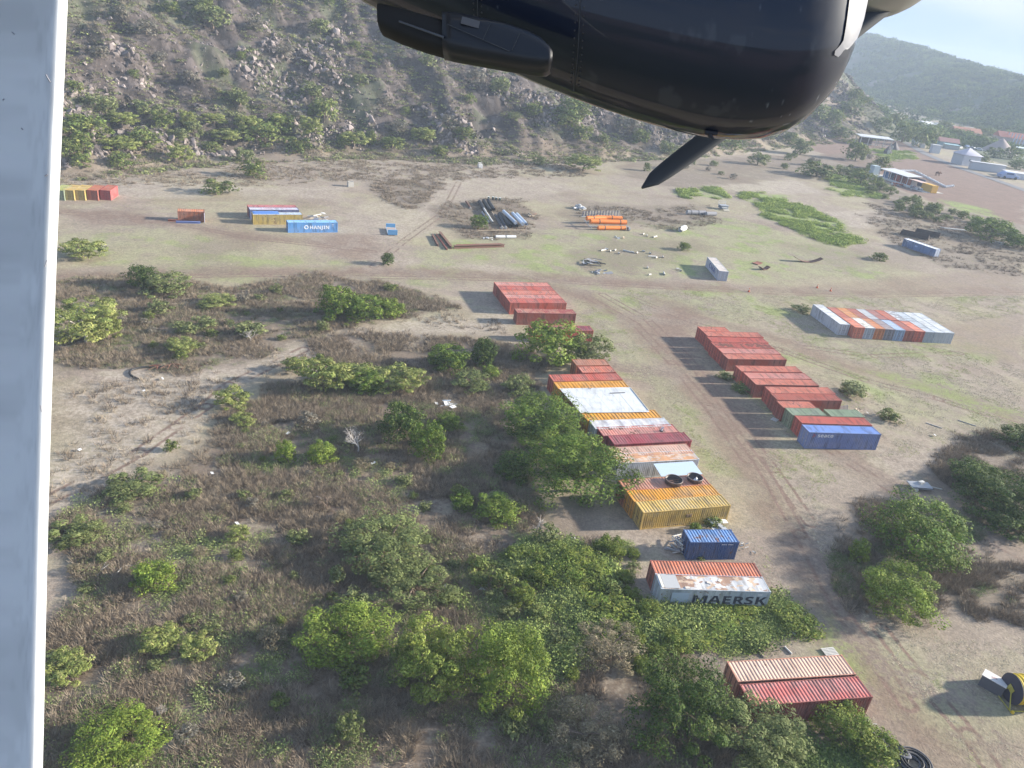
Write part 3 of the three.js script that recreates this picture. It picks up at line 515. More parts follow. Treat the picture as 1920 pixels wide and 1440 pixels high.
const KINDS = {
  broad: { n: 5950, lobes: 46, lobe: 0.15, leaf: 0.0259, long: 0.9, low: 0.12, wide: 0.42, flat: 0.8, droop: 1, colour: [0.083, 0.149, 0.021], colour2: [0.238, 0.283, 0.042] },
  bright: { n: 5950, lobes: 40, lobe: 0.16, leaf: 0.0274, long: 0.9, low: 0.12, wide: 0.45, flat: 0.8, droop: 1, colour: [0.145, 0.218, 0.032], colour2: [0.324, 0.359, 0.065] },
  lime: { n: 6300, lobes: 44, lobe: 0.15, leaf: 0.0259, long: 1.1, low: 0.12, wide: 0.5, flat: 0.75, droop: 1, colour: [0.172, 0.228, 0.041], colour2: [0.344, 0.361, 0.088] },  // a touch yellower than bright: lens glare put into the leaf colour
  feather: { n: 4025, lobes: 34, lobe: 0.14, leaf: 0.0245, long: 1.6, low: 0.25, wide: 0.6, flat: 0.4, droop: 0.3, colour: [0.205, 0.256, 0.065], colour2: [0.408, 0.384, 0.143] },
  olive: { n: 4025, lobes: 36, lobe: 0.14, leaf: 0.0259, long: 1.2, low: 0.14, wide: 0.45, flat: 0.7, droop: 0.8, colour: [0.135, 0.17, 0.055], colour2: [0.27, 0.29, 0.11] },
  dry: { n: 2975, lobes: 34, lobe: 0.14, leaf: 0.0216, long: 1.3, low: 0.10, wide: 0.45, flat: 0.75, droop: 0.8, colour: [0.20, 0.165, 0.10], colour2: [0.36, 0.31, 0.20] },
  dark: { n: 5950, lobes: 46, lobe: 0.145, leaf: 0.0259, long: 0.9, low: 0.10, wide: 0.42, flat: 0.8, droop: 1, colour: [0.055, 0.102, 0.019], colour2: [0.156, 0.193, 0.035] },
  vine: { n: 4900, lobes: 36, lobe: 0.16, leaf: 0.0288, long: 1.0, low: 0.04, wide: 0.25, flat: 0.8, droop: 1, colour: [0.110, 0.172, 0.024], colour2: [0.311, 0.313, 0.059] },
  small: { n: 1085, lobes: 14, lobe: 0.22, leaf: 0.0540, long: 0.9, low: 0.10, wide: 0.4, flat: 0.8, droop: 1, colour: [0.119, 0.166, 0.039], colour2: [0.272, 0.269, 0.080] },
  smallOlive: { n: 980, lobes: 14, lobe: 0.21, leaf: 0.0504, long: 1.2, low: 0.12, wide: 0.45, flat: 0.7, droop: 0.8, colour: [0.14, 0.17, 0.06], colour2: [0.28, 0.29, 0.12] },
  smallGrey: { n: 805, lobes: 14, lobe: 0.21, leaf: 0.0468, long: 1.3, low: 0.10, wide: 0.4, flat: 0.75, droop: 0.8, colour: [0.20, 0.18, 0.14], colour2: [0.33, 0.30, 0.24] },
};
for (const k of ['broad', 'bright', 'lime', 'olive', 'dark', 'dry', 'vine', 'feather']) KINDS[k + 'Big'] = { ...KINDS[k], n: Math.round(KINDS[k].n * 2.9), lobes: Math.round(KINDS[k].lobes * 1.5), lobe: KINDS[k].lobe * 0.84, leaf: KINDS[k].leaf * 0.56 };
const protos = {};
function proto(kind, v) {
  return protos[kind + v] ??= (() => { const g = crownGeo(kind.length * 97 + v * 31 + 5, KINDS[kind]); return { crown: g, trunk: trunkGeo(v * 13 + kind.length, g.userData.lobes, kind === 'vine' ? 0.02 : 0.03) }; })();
}
let treeCount = 0;
const treeSpots = [];
// px, py: where the foot of the crown shows; w, h: its extent as seen
function tree(kind, px, py, w, h, label, o = {}) {
  const r = rng(++treeCount * 7919), P0 = o.at ?? un(px, py), s = scaleAt(P0), W = w / s, dist = Math.hypot(P0.x, P0.z), dep = Math.atan2(EYE - P0.y, dist), dir = V(P0.x, 0, P0.z).normalize();
  const Hh = o.metres ?? Math.max(W * (o.min ?? 0.42), (h / s - W * Math.sin(dep) * 0.75) / Math.cos(dep));
  const P = o.at ? P0.clone() : P0.clone().addScaledVector(dir, W * 0.36); P.y = height(P.x, P.z) - 0.03;
  const v = treeCount % (kind.startsWith('small') ? 4 : 2), p = proto(KINDS[kind + 'Big'] && w > 125 ? kind + 'Big' : kind, v), bush = o.bush ?? Hh < 2.6;
  const t = thing(bush ? 'shrub' : 'tree', label, bush ? 'shrub' : 'tree', P, r() * 6.28, o.group);
  t.scale.set(W * (0.88 + 0.24 * r()), Hh * (0.95 + 0.15 * r()), W * (0.88 + 0.24 * r()));
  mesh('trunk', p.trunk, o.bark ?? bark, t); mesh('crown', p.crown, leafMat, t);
  treeSpots.push([P.x, P.z, W * 0.32]);
  return t;
}
// bare branching tree
function bareGeo(seed, depth, spread) {
  const r = rng(seed), l = [];
  (function grow(p, d, len, rad, k) {
    const e = p.clone().addScaledVector(d, len); l.push(rod(p, e, rad, rad * 0.7, k > 2 ? 5 : 3)); if (!k) return;
    const n = 2 + (r() > 0.5 ? 1 : 0) + (k === depth ? 2 : 0);
    for (let i = 0; i < n; i++) { const q = d.clone().add(V((r() - 0.5) * spread * 2, (r() - 0.35) * spread, (r() - 0.5) * spread * 2)).normalize(); grow(e, q, len * (0.6 + 0.25 * r()), rad * 0.62, k - 1); }
  })(V(0, -0.05, 0), V(0, 1, 0), 0.12, 0.016, depth);
  return merge(l);
}
const bareProto = [bareGeo(3, 5, 1.5), bareGeo(8, 5, 1.7)];
function bareTree(px, py, w, h, label, mat = paleBark, v = 0, group) {
  const P = un(px, py), s = scaleAt(P); P.y = height(P.x, P.z); const t = mesh('bare_tree', bareProto[v], mat); t.position.copy(P); t.scale.set(w / s / 0.62, h / s / 0.5, w / s / 0.62); t.rotation.y = px; return tag(t, label, 'tree', group);
}
// --- trees one can tell apart ---
const T = [
  ['broad', 1035, 880, 140, 105, 'dark tree filling the gap between the two broad dark trees'],
  ['dark', 270, 545, 58, 56, 'dark green upright tree beside the dirt road at left'],
  ['olive', 315, 562, 92, 50, 'thin olive tree spreading right of the dark roadside tree'],
  ['feather', 165, 660, 135, 110, 'large airy tree with pale limbs against the plane strut', { bark: paleBark }],
  ['feather', 205, 645, 60, 60, 'small feathery tree on the right flank of the large airy one'],
  ['feather', 158, 492, 80, 34, 'flat topped thorn tree left of the dirt road', {}],
  ['small', 410, 368, 66, 38, 'solitary round green tree between the far containers'],
  ['dark', 727, 499, 29, 29, 'small dark round bush on the roadside left of centre'],
  ['broad', 630, 607, 82, 82, 'tall left tree of the dense green clump above the pale path'],
  ['broad', 680, 606, 84, 62, 'middle tree of the dense green clump above the pale path'],
  ['bright', 730, 600, 66, 48, 'right tree of the dense green clump above the pale path'],
  ['bright', 534, 872, 46, 54, 'small green bush, left of the pair beside the bare grey tree'],
  ['bright', 603, 874, 54, 54, 'small green bush, right of the pair beside the bare grey tree'],
  ['feather', 605, 745, 100, 95, 'bright feathery tree left in the clump under the pale path'],
  ['feather', 680, 740, 96, 66, 'dull feathery tree in the middle of the clump under the pale path'],
  ['feather', 750, 748, 108, 72, 'feathery tree right in the clump under the pale path'],
  ['feather', 556, 705, 52, 42, 'small pale feathery bush at the left tip of the clump', {}],
  ['broad', 690, 745, 62, 56, 'dark green bush tucked in front of the feathery clump'],
  ['dark', 752, 840, 100, 98, 'large dark tree with browned top below the feathery clump'],
  ['broad', 803, 872, 68, 88, 'pointed green tree in front of the large dark browned tree'],
  ['broad', 840, 812, 58, 46, 'low green bush right of the browned dark tree'],
  ['feather', 438, 775, 74, 58, 'pale feathery shrub standing on the bare pale soil'],
  ['feather', 455, 803, 46, 36, 'small feathery shrub just below the one on pale soil'],
  ['broad', 836, 706, 88, 70, 'rounded olive green tree left of the containers, behind the pale path'],
  ['olive', 880, 738, 74, 50, 'low olive bush below the rounded olive green tree'],
  ['dark', 906, 694, 52, 66, 'small dark glossy tree left of the bright tree by the containers'],
  ['bright', 918, 712, 40, 34, 'small yellow-green bush under the small dark glossy tree'],
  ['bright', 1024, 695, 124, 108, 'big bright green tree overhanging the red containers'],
  ['olive', 1098, 694, 92, 80, 'dark olive thorn tree right of the big bright tree'],
  ['broad', 1006, 846, 180, 130, 'broad dark tree pressing against the white sheet roof'],
  ['broad', 1072, 958, 192, 168, 'largest dark green tree beside the tan and salmon containers'],
  ['dark', 962, 908, 86, 70, 'dark bush left of the largest dark green tree'],
  ['bright', 930, 985, 92, 72, 'round green tree with pale highlights below the largest tree'],
  ['broad', 868, 965, 46, 46, 'small green bush left of the round green tree'],
  ['olive', 970, 745, 70, 50, 'olive scrub bush above the broad dark tree'],
  ['bright', 295, 1118, 88, 82, 'bright green tree alone in the brown scrub at lower left'],
  ['feather', 448, 1020, 46, 42, 'small light green bush in the brown scrub'],
  ['feather', 303, 1235, 76, 72, 'feathery green tree, left of the lower left pair'],
  ['feather', 372, 1245, 70, 66, 'feathery green tree, right of the lower left pair'],
  ['bright', 235, 1455, 165, 82, 'wide bright green tree cut by the bottom edge at left'],
  ['feather', 128, 1290, 96, 70, 'light green bush beside the strut at lower left'],
  ['olive', 150, 1035, 100, 60, 'hazy dark olive bush beside the strut'],
  ['bright', 648, 1258, 165, 140, 'big green tree left of the yellow-green tree'],
  ['lime', 800, 1335, 190, 190, 'big yellow-green tree at bottom centre with glare put into its leaf colour'],
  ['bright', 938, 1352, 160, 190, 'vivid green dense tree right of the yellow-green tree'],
  ['dry', 1088, 1440, 160, 130, 'browned half bare tree at the bottom between green trees'],
  ['dark', 1250, 1425, 205, 215, 'big dark green tree left of the rose red container'],
  ['olive', 1400, 1450, 190, 160, 'olive brown tree in front of the rose red container'],
  ['olive', 652, 1405, 66, 74, 'small pale leaved tree with white limbs at the bottom', { bark: paleBark }],
  ['vine', 1560, 1400, 130, 92, 'vine covered mound against the rose red container'],
  ['vine', 1622, 1436, 104, 66, 'vine covered mound beside the coiled black hose'],
  ['broad', 1702, 1068, 215, 122, 'wide round green tree on the right beside the track'],
  ['bright', 1665, 1168, 150, 128, 'green tree below the wide round one on the right'],
  ['bright', 1604, 1058, 42, 56, 'slender bush left of the wide round tree'],
  ['dark', 1862, 985, 175, 110, 'dark spreading tree at the right edge'],
  ['dark', 1815, 925, 110, 62, 'dark low bush by the broken slab'],
  ['dark', 1905, 845, 80, 62, 'dark bush at the right edge above the spreading tree'],
  ['dark', 1880, 1010, 110, 50, 'dark green bush under the spreading tree at the right edge'],
  ['small', 1664, 792, 48, 34, 'bush behind the blue lettered container'],
  ['smallOlive', 1592, 748, 66, 36, 'olive bush behind the container with the leaning pallet'],
  ['small', 1357, 714, 34, 20, 'low bush at the gap in the red row', { min: 0.3 }],
  ['small', 1388, 738, 52, 22, 'weedy bush along the doors after the gap', { min: 0.25 }],
  ['smallOlive', 1500, 588, 36, 20, 'bush at the shaded end of the tight block', { min: 0.3 }],
  ['broad', 897, 431, 34, 30, 'round bush growing among the black pipes'],
  ['broad', 1281, 471, 25, 20, 'small round bush right of the scattered white pipes'],
  ['broad', 1852, 452, 92, 50, 'dark tree clump at the right near the white planks'],
  ['broad', 1906, 468, 66, 34, 'dark bush at the right edge near the white planks'],
  ['small', 1648, 490, 34, 20, 'bush with a white scrap, near the lone blue container', { min: 0.3 }],
  ['smallOlive', 300, 592, 46, 36, 'green bush below the thin olive roadside tree'],
  ['smallOlive', 350, 632, 50, 38, 'pale bush, left of the upper scrub pair', {}],
  ['smallOlive', 388, 622, 46, 36, 'pale bush, right of the upper scrub pair'],
  ['feather', 340, 668, 60, 42, 'feathery bush at the edge of the pale soil'],
  ['feather', 410, 580, 66, 26, 'flat yellow-green shrub in the upper scrub', { min: 0.3 }],
  ['smallOlive', 470, 640, 70, 44, 'straw coloured bush by the bend of the pale path'],
  ['small', 322, 850, 30, 34, 'small round bush beside the wheel ruts'],
  ['olive', 248, 945, 110, 48, 'low yellowish bush on the pale soil at left', { min: 0.3 }],
  ['feather', 1092, 885 - 560, 70, 30, 'low light green tree at the hill foot above the orange tanks'],
  ['small', 1603, 303, 46, 42, 'bright round tree in front of the open shed'],
  ['small', 1530, 335, 72, 40, 'green tree at the foot of the spur'],
  ['small', 1212, 322, 18, 18, 'tiny round tree on the bare bank'],
  ['small', 1330, 290, 70, 40, 'bright green bushes on the bank under the engine'],
  ['olive', 720, 1095, 200, 90, 'sprawling pale olive scrub tree above the yellow-green tree', { min: 0.35 }],
  ['olive', 770, 1150, 140, 70, 'grey-green thorn bush behind the yellow-green tree', { min: 0.35 }],
  ['vine', 1075, 1110, 130, 80, 'rounded creeper mound left of the grey lettered container', { min: 0.3 }],
  ['vine', 1140, 1190, 120, 70, 'creeper mound below the grey lettered container', { min: 0.3 }],
  ['vine', 1330, 1195, 210, 62, 'long creeper mound hiding the foot of the grey lettered container', { min: 0.1, metres: 0.75 }],
  ['vine', 1480, 1190, 100, 62, 'creeper mound at the right end of the grey lettered container', { min: 0.2, metres: 1.2 }],
  ['dry', 1130, 1260, 130, 90, 'grey dry bush between creeper mounds'],
  ['bright', 1300, 1002, 26, 26, 'weed bush against the yellow container', { min: 0.4 }],
  ['small', 1330, 990, 46, 32, 'weedy bush growing up the yellow ribbed wall'],
  ['small', 1310, 1050, 28, 18, 'weed tuft in front of the dark blue box', { min: 0.3 }],
];
for (const [k, px, py, w, h, label, o] of T) tree(k, px, py, w, h, label, o);
bareTree(672, 848, 84, 78, 'bare grey dead tree in the brown scrub', paleBark, 0);
bareTree(612, 955, 60, 60, 'small bare tree below the green bush pair', bark, 1);
bareTree(1005, 1000, 50, 70, 'bare dead tree in front of the largest dark tree', paleBark, 1);
bareTree(985, 900, 26, 46, 'bare grey branch poking from the dark bush', paleBark, 0);
bareTree(588, 950, 40, 40, 'low bare twig tree in the scrub', bark, 0);
bareTree(250, 1330, 60, 60, 'leaning bare tree at lower left', bark, 1);
bareTree(470, 640, 56, 46, 'bare branching shrub by the bend of the pale path', paleBark, 1);
bareTree(300, 1345, 40, 36, 'bent pale dead tree at lower left', paleBark, 0);
// --- trees along the hill foot and bushes on the hillside ---
{
  const r = rng(501), line = [[140, 292, 70], [178, 262, 60], [150, 235, 50], [215, 290, 66], [235, 250, 60], [262, 222, 52], [275, 282, 70], [300, 245, 66], [322, 268, 58], [340, 300, 64], [350, 236, 50], [372, 262, 62], [392, 296, 50], [405, 250, 60], [430, 275, 54], [446, 302, 60], [470, 262, 66], [500, 280, 70], [528, 262, 60], [548, 284, 50], [590, 262, 64], [612, 250, 70], [640, 266, 40], [668, 270, 52], [690, 284, 40], [750, 280, 44], [790, 270, 50], [828, 290, 32], [862, 282, 42], [160, 315, 46], [235, 312, 50], [470, 322, 54], [128, 300, 60], [128, 250, 60], [205, 225, 60]];
  for (const [px, py, w] of line) { const k = ['small', 'smallOlive', 'small', 'feather', 'small'][Math.floor(r() * 5)]; tree(k, 0, 0, w * (0.6 + r() * 0.6), w * (0.45 + 0.35 * r()), 'green tree in the thicket at the rocky hill foot', { at: hillPoint(px + (r() - 0.5) * 30, py + (r() - 0.5) * 26), group: 'trees in the thicket at the hill foot', bush: false }); }
  const bushes = [[322, 28, 34, 'small'], [385, 28, 46, 'small'], [400, 55, 60, 'smallOlive'], [452, 110, 20, 'small'], [512, 12, 36, 'smallOlive'], [618, 18, 26, 'small'], [665, 95, 24, 'small'], [690, 110, 22, 'small'], [675, 160, 34, 'smallOlive'], [275, 65, 40, 'smallGrey'], [190, 110, 36, 'smallGrey'], [450, 205, 48, 'smallOlive'], [585, 190, 44, 'smallOlive'], [535, 110, 40, 'smallGrey'], [600, 62, 40, 'smallOlive'], [250, 150, 24, 'small'], [780, 90, 36, 'small'], [800, 130, 40, 'smallOlive'], [880, 195, 26, 'small'], [935, 175, 46, 'smallOlive'], [890, 160, 46, 'smallGrey'], [760, 215, 22, 'small'], [720, 200, 30, 'smallGrey'], [1075, 225, 66, 'small'], [1060, 240, 60, 'small'], [1112, 205, 40, 'smallGrey'], [1090, 262, 44, 'small'], [1200, 268, 40, 'small'], [1180, 250, 50, 'smallGrey'], [1285, 250, 26, 'small'], [1130, 270, 30, 'smallOlive'], [1000, 220, 36, 'small'], [960, 225, 26, 'smallOlive'], [1250, 290, 40, 'smallOlive'], [1010, 310, 30, 'smallOlive'], [1370, 280, 46, 'small'], [1440, 265, 40, 'smallOlive'], [1480, 270, 36, 'small'], [1530, 225, 44, 'small'], [1560, 240, 50, 'small'], [1590, 220, 44, 'smallOlive'], [1600, 195, 40, 'small'], [1618, 200, 30, 'small'], [1650, 245, 40, 'small'], [1575, 260, 44, 'smallOlive'], [1500, 290, 46, 'smallOlive'], [1420, 310, 40, 'smallOlive'], [140, 175, 40, 'small'], [165, 200, 40, 'smallOlive'], [300, 120, 30, 'smallGrey'], [360, 160, 34, 'smallGrey'], [420, 150, 26, 'smallOlive'], [840, 245, 40, 'smallGrey'], [745, 255, 40, 'smallGrey'], [560, 230, 40, 'smallGrey'], [480, 60, 30, 'smallGrey'], [230, 40, 30, 'smallGrey']];
  for (const [px, py, w, k] of bushes) tree(k, 0, 0, w, w * 0.75, k === 'small' ? 'green bush growing among rocks on the hillside' : k === 'smallOlive' ? 'olive bush growing among rocks on the hillside' : 'grey leafless looking bush among rocks on the hillside', { at: hillPoint(px, py), group: 'bushes on the rocky hillside', bush: true, min: 0.6 });
}
function hillPoint(px, py) {      // where the line of sight meets the terrain
  const d = ray(px, py); let t = 100; for (; t < 1800; t += 1.5) { const x = d.x * t, z = d.z * t; if (EYE + d.y * t < height(x, z)) break; }
  const x = d.x * t, z = d.z * t; return V(x, height(x, z), z);
}
// --- low shrubs strewn through the scrub ---
{
  const r = rng(4242), low = poly([[100, 1430], [100, 1010], [420, 830], [560, 760], [800, 880], [960, 1000], [1180, 1040], [1100, 1240], [1050, 1420]]), up = poly([[110, 545], [560, 535], [740, 545], [700, 610], [420, 680], [120, 670]]), bank = poly([[1180, 305], [1400, 300], [1630, 290], [1640, 330], [1560, 335], [1300, 345]]), hedge = poly([[1600, 325], [1700, 370], [1790, 398], [1900, 425], [1900, 450], [1760, 420], [1640, 388]]);
  const put = (P, n, kinds, w0, w1, label, group, opt) => { let x0 = 1e9, x1 = -1e9, z0 = 1e9, z1 = -1e9; for (const [x, z] of P) { x0 = Math.min(x0, x); x1 = Math.max(x1, x); z0 = Math.min(z0, z); z1 = Math.max(z1, z); }
    for (let k = 0, m = 0; k < 4000 && m < n; k++) { const x = lerp(x0, x1, r()), z = lerp(z0, z1, r()); if (!inPoly(P, x, z) || treeSpots.some((q) => Math.hypot(q[0] - x, q[1] - z) < q[2] + 1.2)) continue; m++; const p = V(x, height(x, z), z), W = lerp(w0, w1, r() * r()); tree(kinds[Math.floor(r() * kinds.length)], 0, 0, W * scaleAt(p), 0, label, { at: p, group, bush: true, metres: W * (0.45 + r() * 0.35), ...opt }); } };
  put(low, 62, ['smallOlive', 'small', 'smallGrey', 'smallOlive', 'dry'], 1.2, 4.2, 'low shrub in the brown scrub of the lower left', 'low shrubs in the brown scrub');
  put(up, 26, ['smallOlive', 'smallGrey', 'small'], 1.4, 4.5, 'low shrub in the scrub between road and pale path', 'low shrubs in the upper scrub');
  put(poly([[840, 1050], [1020, 1025], [1200, 1030], [1190, 1150], [1300, 1185], [1440, 1180], [1500, 1195], [1340, 1205], [1190, 1280], [1020, 1280], [900, 1150]]), 34, ['vine', 'vine', 'smallOlive', 'small', 'vine'], 1.6, 4.6, 'small creeper mound in the tangle by the grey lettered container', 'small creeper mounds', { });
  put(bank, 26, ['smallOlive', 'smallGrey', 'small'], 3, 9, 'shrub on the scrubby bank under the rocky spur', 'shrubs on the bank under the spur');
  put(hedge, 30, ['small', 'small', 'smallOlive'], 4, 9, 'dark shrub in the hedge below the workshop', 'shrubs in the hedge below the workshop');
}
// --- uncountable growth ---
function blocked(x, z) { for (const f of footprints) { const dx = x - f.x, dz = z - f.z; if (Math.abs(dx * f.u.x + dz * f.u.z) < f.a && Math.abs(dx * f.w.x + dz * f.w.z) < f.b) return true; } return false; }
function tuftGeo(seed, n, h, spread, wd, leafy) {
  const r = rng(seed), P = [];
  for (let i = 0; i < n; i++) {
    const a = r() * 6.28, q = Math.sqrt(r()) * spread * 0.5, x = Math.cos(a) * q, z = Math.sin(a) * q, lean = spread * (0.4 + r() * 0.8), b = r() * 6.28;
    if (!leafy) { const hh = h * (0.5 + r() * 0.7), ex = x + Math.cos(a) * lean * 0.6, ez = z + Math.sin(a) * lean * 0.6, ox = Math.cos(b) * wd, oz = Math.sin(b) * wd; P.push(x - ox, 0, z - oz, x + ox, 0, z + oz, ex, hh, ez); }
    else { const y = h * (0.15 + 0.85 * r()) * (1 - Math.min(1, q / spread) * 0.7), rr = Math.sqrt(r()) * spread, cx = Math.cos(a) * rr, cz = Math.sin(a) * rr, s = wd * (0.6 + r()), c = Math.cos(b) * s, d = Math.sin(b) * s, t = (r() - 0.5) * s * 1.3, t2 = (r() - 0.5) * s; P.push(cx - c, y - t, cz - d, cx + d * 0.6, y + t2, cz - c * 0.6, cx + c, y + t, cz + d, cx - c, y - t, cz - d, cx + c, y + t, cz + d, cx - d * 0.6, y - t2, cz + c * 0.6); }
  }
  const g = new THREE.BufferGeometry(); g.setAttribute('position', new THREE.Float32BufferAttribute(P, 3)); g.computeVertexNormals(); return g;
}
function scatter(name, label, cat, geo, mat, spots) {
  const m = new THREE.InstancedMesh(geo, mat, spots.length), o = new THREE.Object3D(); o.rotation.order = 'YXZ';
  spots.forEach(([x, y, z, s, c, sy, tilt], i) => { o.position.set(x, y, z); o.rotation.set(tilt ?? 0, i * 2.4, 0); o.scale.set(s, s * (sy ?? 1), s); o.updateMatrix(); m.setMatrixAt(i, o.matrix); m.setColorAt(i, c); });
  m.name = nm(name); m.castShadow = m.receiveShadow = true; scene.add(m); return tag(m, label, cat, null, 'stuff');
}
const grassMat = std(rgb(1, 1, 1), { roughness: 1 });
const pickC = (r, a, b) => { const t = r(), g = 0.75 + 0.5 * r(); return rgb(lerp(a[0], b[0], t) * g, lerp(a[1], b[1], t) * g, lerp(a[2], b[2], t) * g); };
function fill(pts, count, r, test) {
  const P = poly(pts), out = []; let x0 = 1e9, x1 = -1e9, z0 = 1e9, z1 = -1e9; for (const [x, z] of P) { x0 = Math.min(x0, x); x1 = Math.max(x1, x); z0 = Math.min(z0, z); z1 = Math.max(z1, z); }
  for (let k = 0; k < count * 12 && out.length < count; k++) { const x = lerp(x0, x1, r()), z = lerp(z0, z1, r()); if (!inPoly(P, x + warpX(x, z) + (r() - 0.5) * 3, z + warpZ(x, z) + (r() - 0.5) * 3) || blocked(x, z) || (test && !test(x, z))) continue; out.push([x, z]); }
  return out;
}
{
  const r = rng(91);
  const clump = (x, z) => fbm(x * 0.22, z * 0.22, 3) + 0.25 * (r() - 0.5) > 0.44;
  // brittle brown scrub
  const pathScrub = [[95, 985], [100, 740], [240, 680], [420, 690], [640, 640], [945, 580], [945, 625], [640, 660], [430, 730], [390, 800], [300, 900], [180, 950]];
  const A = [];
  const low = [[80, 1600], [90, 985], [330, 895], [420, 800], [520, 735], [570, 690], [780, 690], [930, 740], [960, 900], [1000, 1010], [1180, 1020], [1260, 1200], [1350, 1300], [1420, 1450], [1500, 1600]], up = [[105, 530], [560, 524], [770, 530], [860, 585], [700, 620], [520, 650], [380, 690], [105, 685]], midp = [[570, 640], [930, 640], [1040, 690], [960, 740], [560, 725]];
  for (const [P, n] of [[low, 36000], [up, 10000], [midp, 5000], [pathScrub, 550], [[[830, 385], [920, 368], [1000, 375], [1010, 400], [980, 440], [900, 450], [850, 430]], 900], [[[690, 350], [780, 330], [850, 345], [800, 390], [720, 390]], 1100], [[[1080, 395], [1330, 385], [1350, 410], [1300, 430], [1190, 425]], 900], [[[1780, 830], [1930, 790], [1930, 1010], [1850, 980], [1760, 900]], 2600], [[[1560, 1000], [1620, 950], [1830, 960], [1840, 1070], [1720, 1170], [1590, 1150]], 2400], [[[1700, 1080], [1930, 1060], [1930, 1150], [1780, 1160]], 1200], [[[1620, 380], [1760, 400], [1930, 450], [1930, 520], [1760, 500], [1650, 440]], 2600], [[[115, 330], [400, 305], [700, 292], [900, 312], [1080, 305], [1100, 330], [900, 335], [700, 340], [400, 350], [115, 350]], 5200]])
    for (const [x, z] of fill(P, n, r, clump)) A.push([x, height(x, z), z, 0.5 + r() * 0.9, pickC(r, [0.17, 0.125, 0.09], [0.34, 0.28, 0.205]), 0.55 + 0.6 * r()]);
  scatter('dry_scrub', 'brittle brown scrub covering the ground at lower left', 'scrub', tuftGeo(5, 26, 0.7, 0.75, 0.022), grassMat, A);
  // low green creeper and herbs
  const B = [], vine = [[820, 1045], [1020, 1012], [1230, 1012], [1200, 1130], [1250, 1158], [1450, 1150], [1530, 1195], [1350, 1212], [1200, 1290], [1010, 1300], [900, 1160]];
  const patch = (x, z) => fbm(x * 0.16 + 60, z * 0.16, 3) > 0.47;
  for (const [x, z] of fill(vine, 4600, r, (x, z) => fbm(x * 0.25, z * 0.25, 3) + 0.5 * (fbm(x * 0.9, z * 0.9, 2) - 0.5) > 0.46)) { const q = sst(0.43, 0.7, fbm(x * 0.25, z * 0.25, 3)); B.push([x, height(x, z), z, 0.5 + r() * 0.7 + q * 0.7, pickC(r, [0.09, 0.14, 0.03], [0.27, 0.31, 0.09]), 0.45 + r() * 0.45 + q * 0.6]); }
  for (const [x, z] of fill(low, 4200, r, (x, z) => patch(x, z) && fbm(x * 0.6, z * 0.6, 2) > 0.45)) B.push([x, height(x, z), z, 0.35 + r() * 0.8, pickC(r, [0.10, 0.14, 0.04], [0.27, 0.30, 0.11]), 0.6 + r() * 0.8]);
  for (const [x, z] of fill(up, 1400, r, patch)) B.push([x, height(x, z), z, 0.4 + r() * 0.7, pickC(r, [0.10, 0.13, 0.04], [0.22, 0.24, 0.10]), 0.7]);
  for (const [x, z] of fill([[1560, 1000], [1620, 950], [1830, 960], [1840, 1070], [1720, 1170], [1590, 1150]], 700, r, patch)) B.push([x, height(x, z), z, 0.5 + r() * 0.7, pickC(r, [0.06, 0.10, 0.025], [0.16, 0.20, 0.06]), 0.8]);
  for (const [x, z] of fill([[1480, 1330], [1640, 1400], [1700, 1450], [1400, 1450]], 500, r)) B.push([x, height(x, z), z, 0.6 + r() * 0.9, pickC(r, [0.05, 0.09, 0.02], [0.13, 0.18, 0.04]), 0.9]);
  [['fine leaved', tuftGeo(9, 110, 0.55, 0.95, 0.045, true)], ['broad leaved', tuftGeo(19, 60, 0.6, 0.75, 0.075, true)], ['straggling', tuftGeo(29, 70, 0.9, 0.7, 0.05, true)]].forEach(([n, g], i) => scatter('creeper_cover', n + ' low green creepers spread through the scrub', 'ground cover', g, grassMat, B.filter((_, k) => (k * 7 + (k >> 3)) % 3 === i)));
  const Cc = [];
  for (const P of [[[1370, 366], [1450, 362], [1560, 408], [1595, 455], [1560, 462], [1440, 402]], [[1285, 350], [1350, 350], [1345, 372], [1280, 372]], [[1540, 322], [1620, 338], [1650, 372], [1560, 366]], [[1640, 280], [1700, 282], [1730, 300], [1660, 302]]])
    for (const [x, z] of fill(P, P.length === 6 ? 2400 : 800, r, (x, z) => fbm(x * 0.2, z * 0.2, 3) > 0.44)) Cc.push([x, height(x, z), z, 0.7 + r() * 1.1, pickC(r, [0.16, 0.24, 0.04], [0.40, 0.46, 0.10]), 0.4 + r() * 0.9]);
  scatter('lime_creeper', 'bright lime green creeper patch on the far side of the yard', 'ground cover', tuftGeo(9, 70, 0.6, 0.85, 0.085, true), grassMat, Cc);
  // dry grass of the yard
  const Dd = [];
  for (const [P, n] of [[[[1060, 540], [1930, 545], [1930, 860], [1700, 840], [1500, 960], [1600, 1160], [1930, 1180], [1930, 1450], [1700, 1450], [1600, 1300], [1560, 1200], [1450, 1040], [1380, 950], [1260, 790], [1150, 640]], 26000], [[[110, 380], [470, 350], [860, 330], [1100, 345], [1380, 345], [1620, 430], [1930, 520], [1930, 545], [1280, 530], [110, 510]], 14000]])
    for (const [x, z] of fill(P, n, r, (x, z) => lay('red', x, z) < 0.3 && fbm(x * 0.3, z * 0.3, 3) > 0.4)) { const g = fbm(x * 0.17 + 31, z * 0.17, 4) > 0.55; Dd.push([x, height(x, z), z, 0.3 + r() * 0.4, g ? pickC(r, [0.28, 0.30, 0.12], [0.42, 0.42, 0.19]) : pickC(r, [0.36, 0.31, 0.22], [0.55, 0.48, 0.35]), 0.22]); }
  scatter('dry_grass', 'short dry grass tufts over the container yard', 'grass', tuftGeo(14, 16, 0.5, 0.8, 0.03), grassMat, Dd);
}
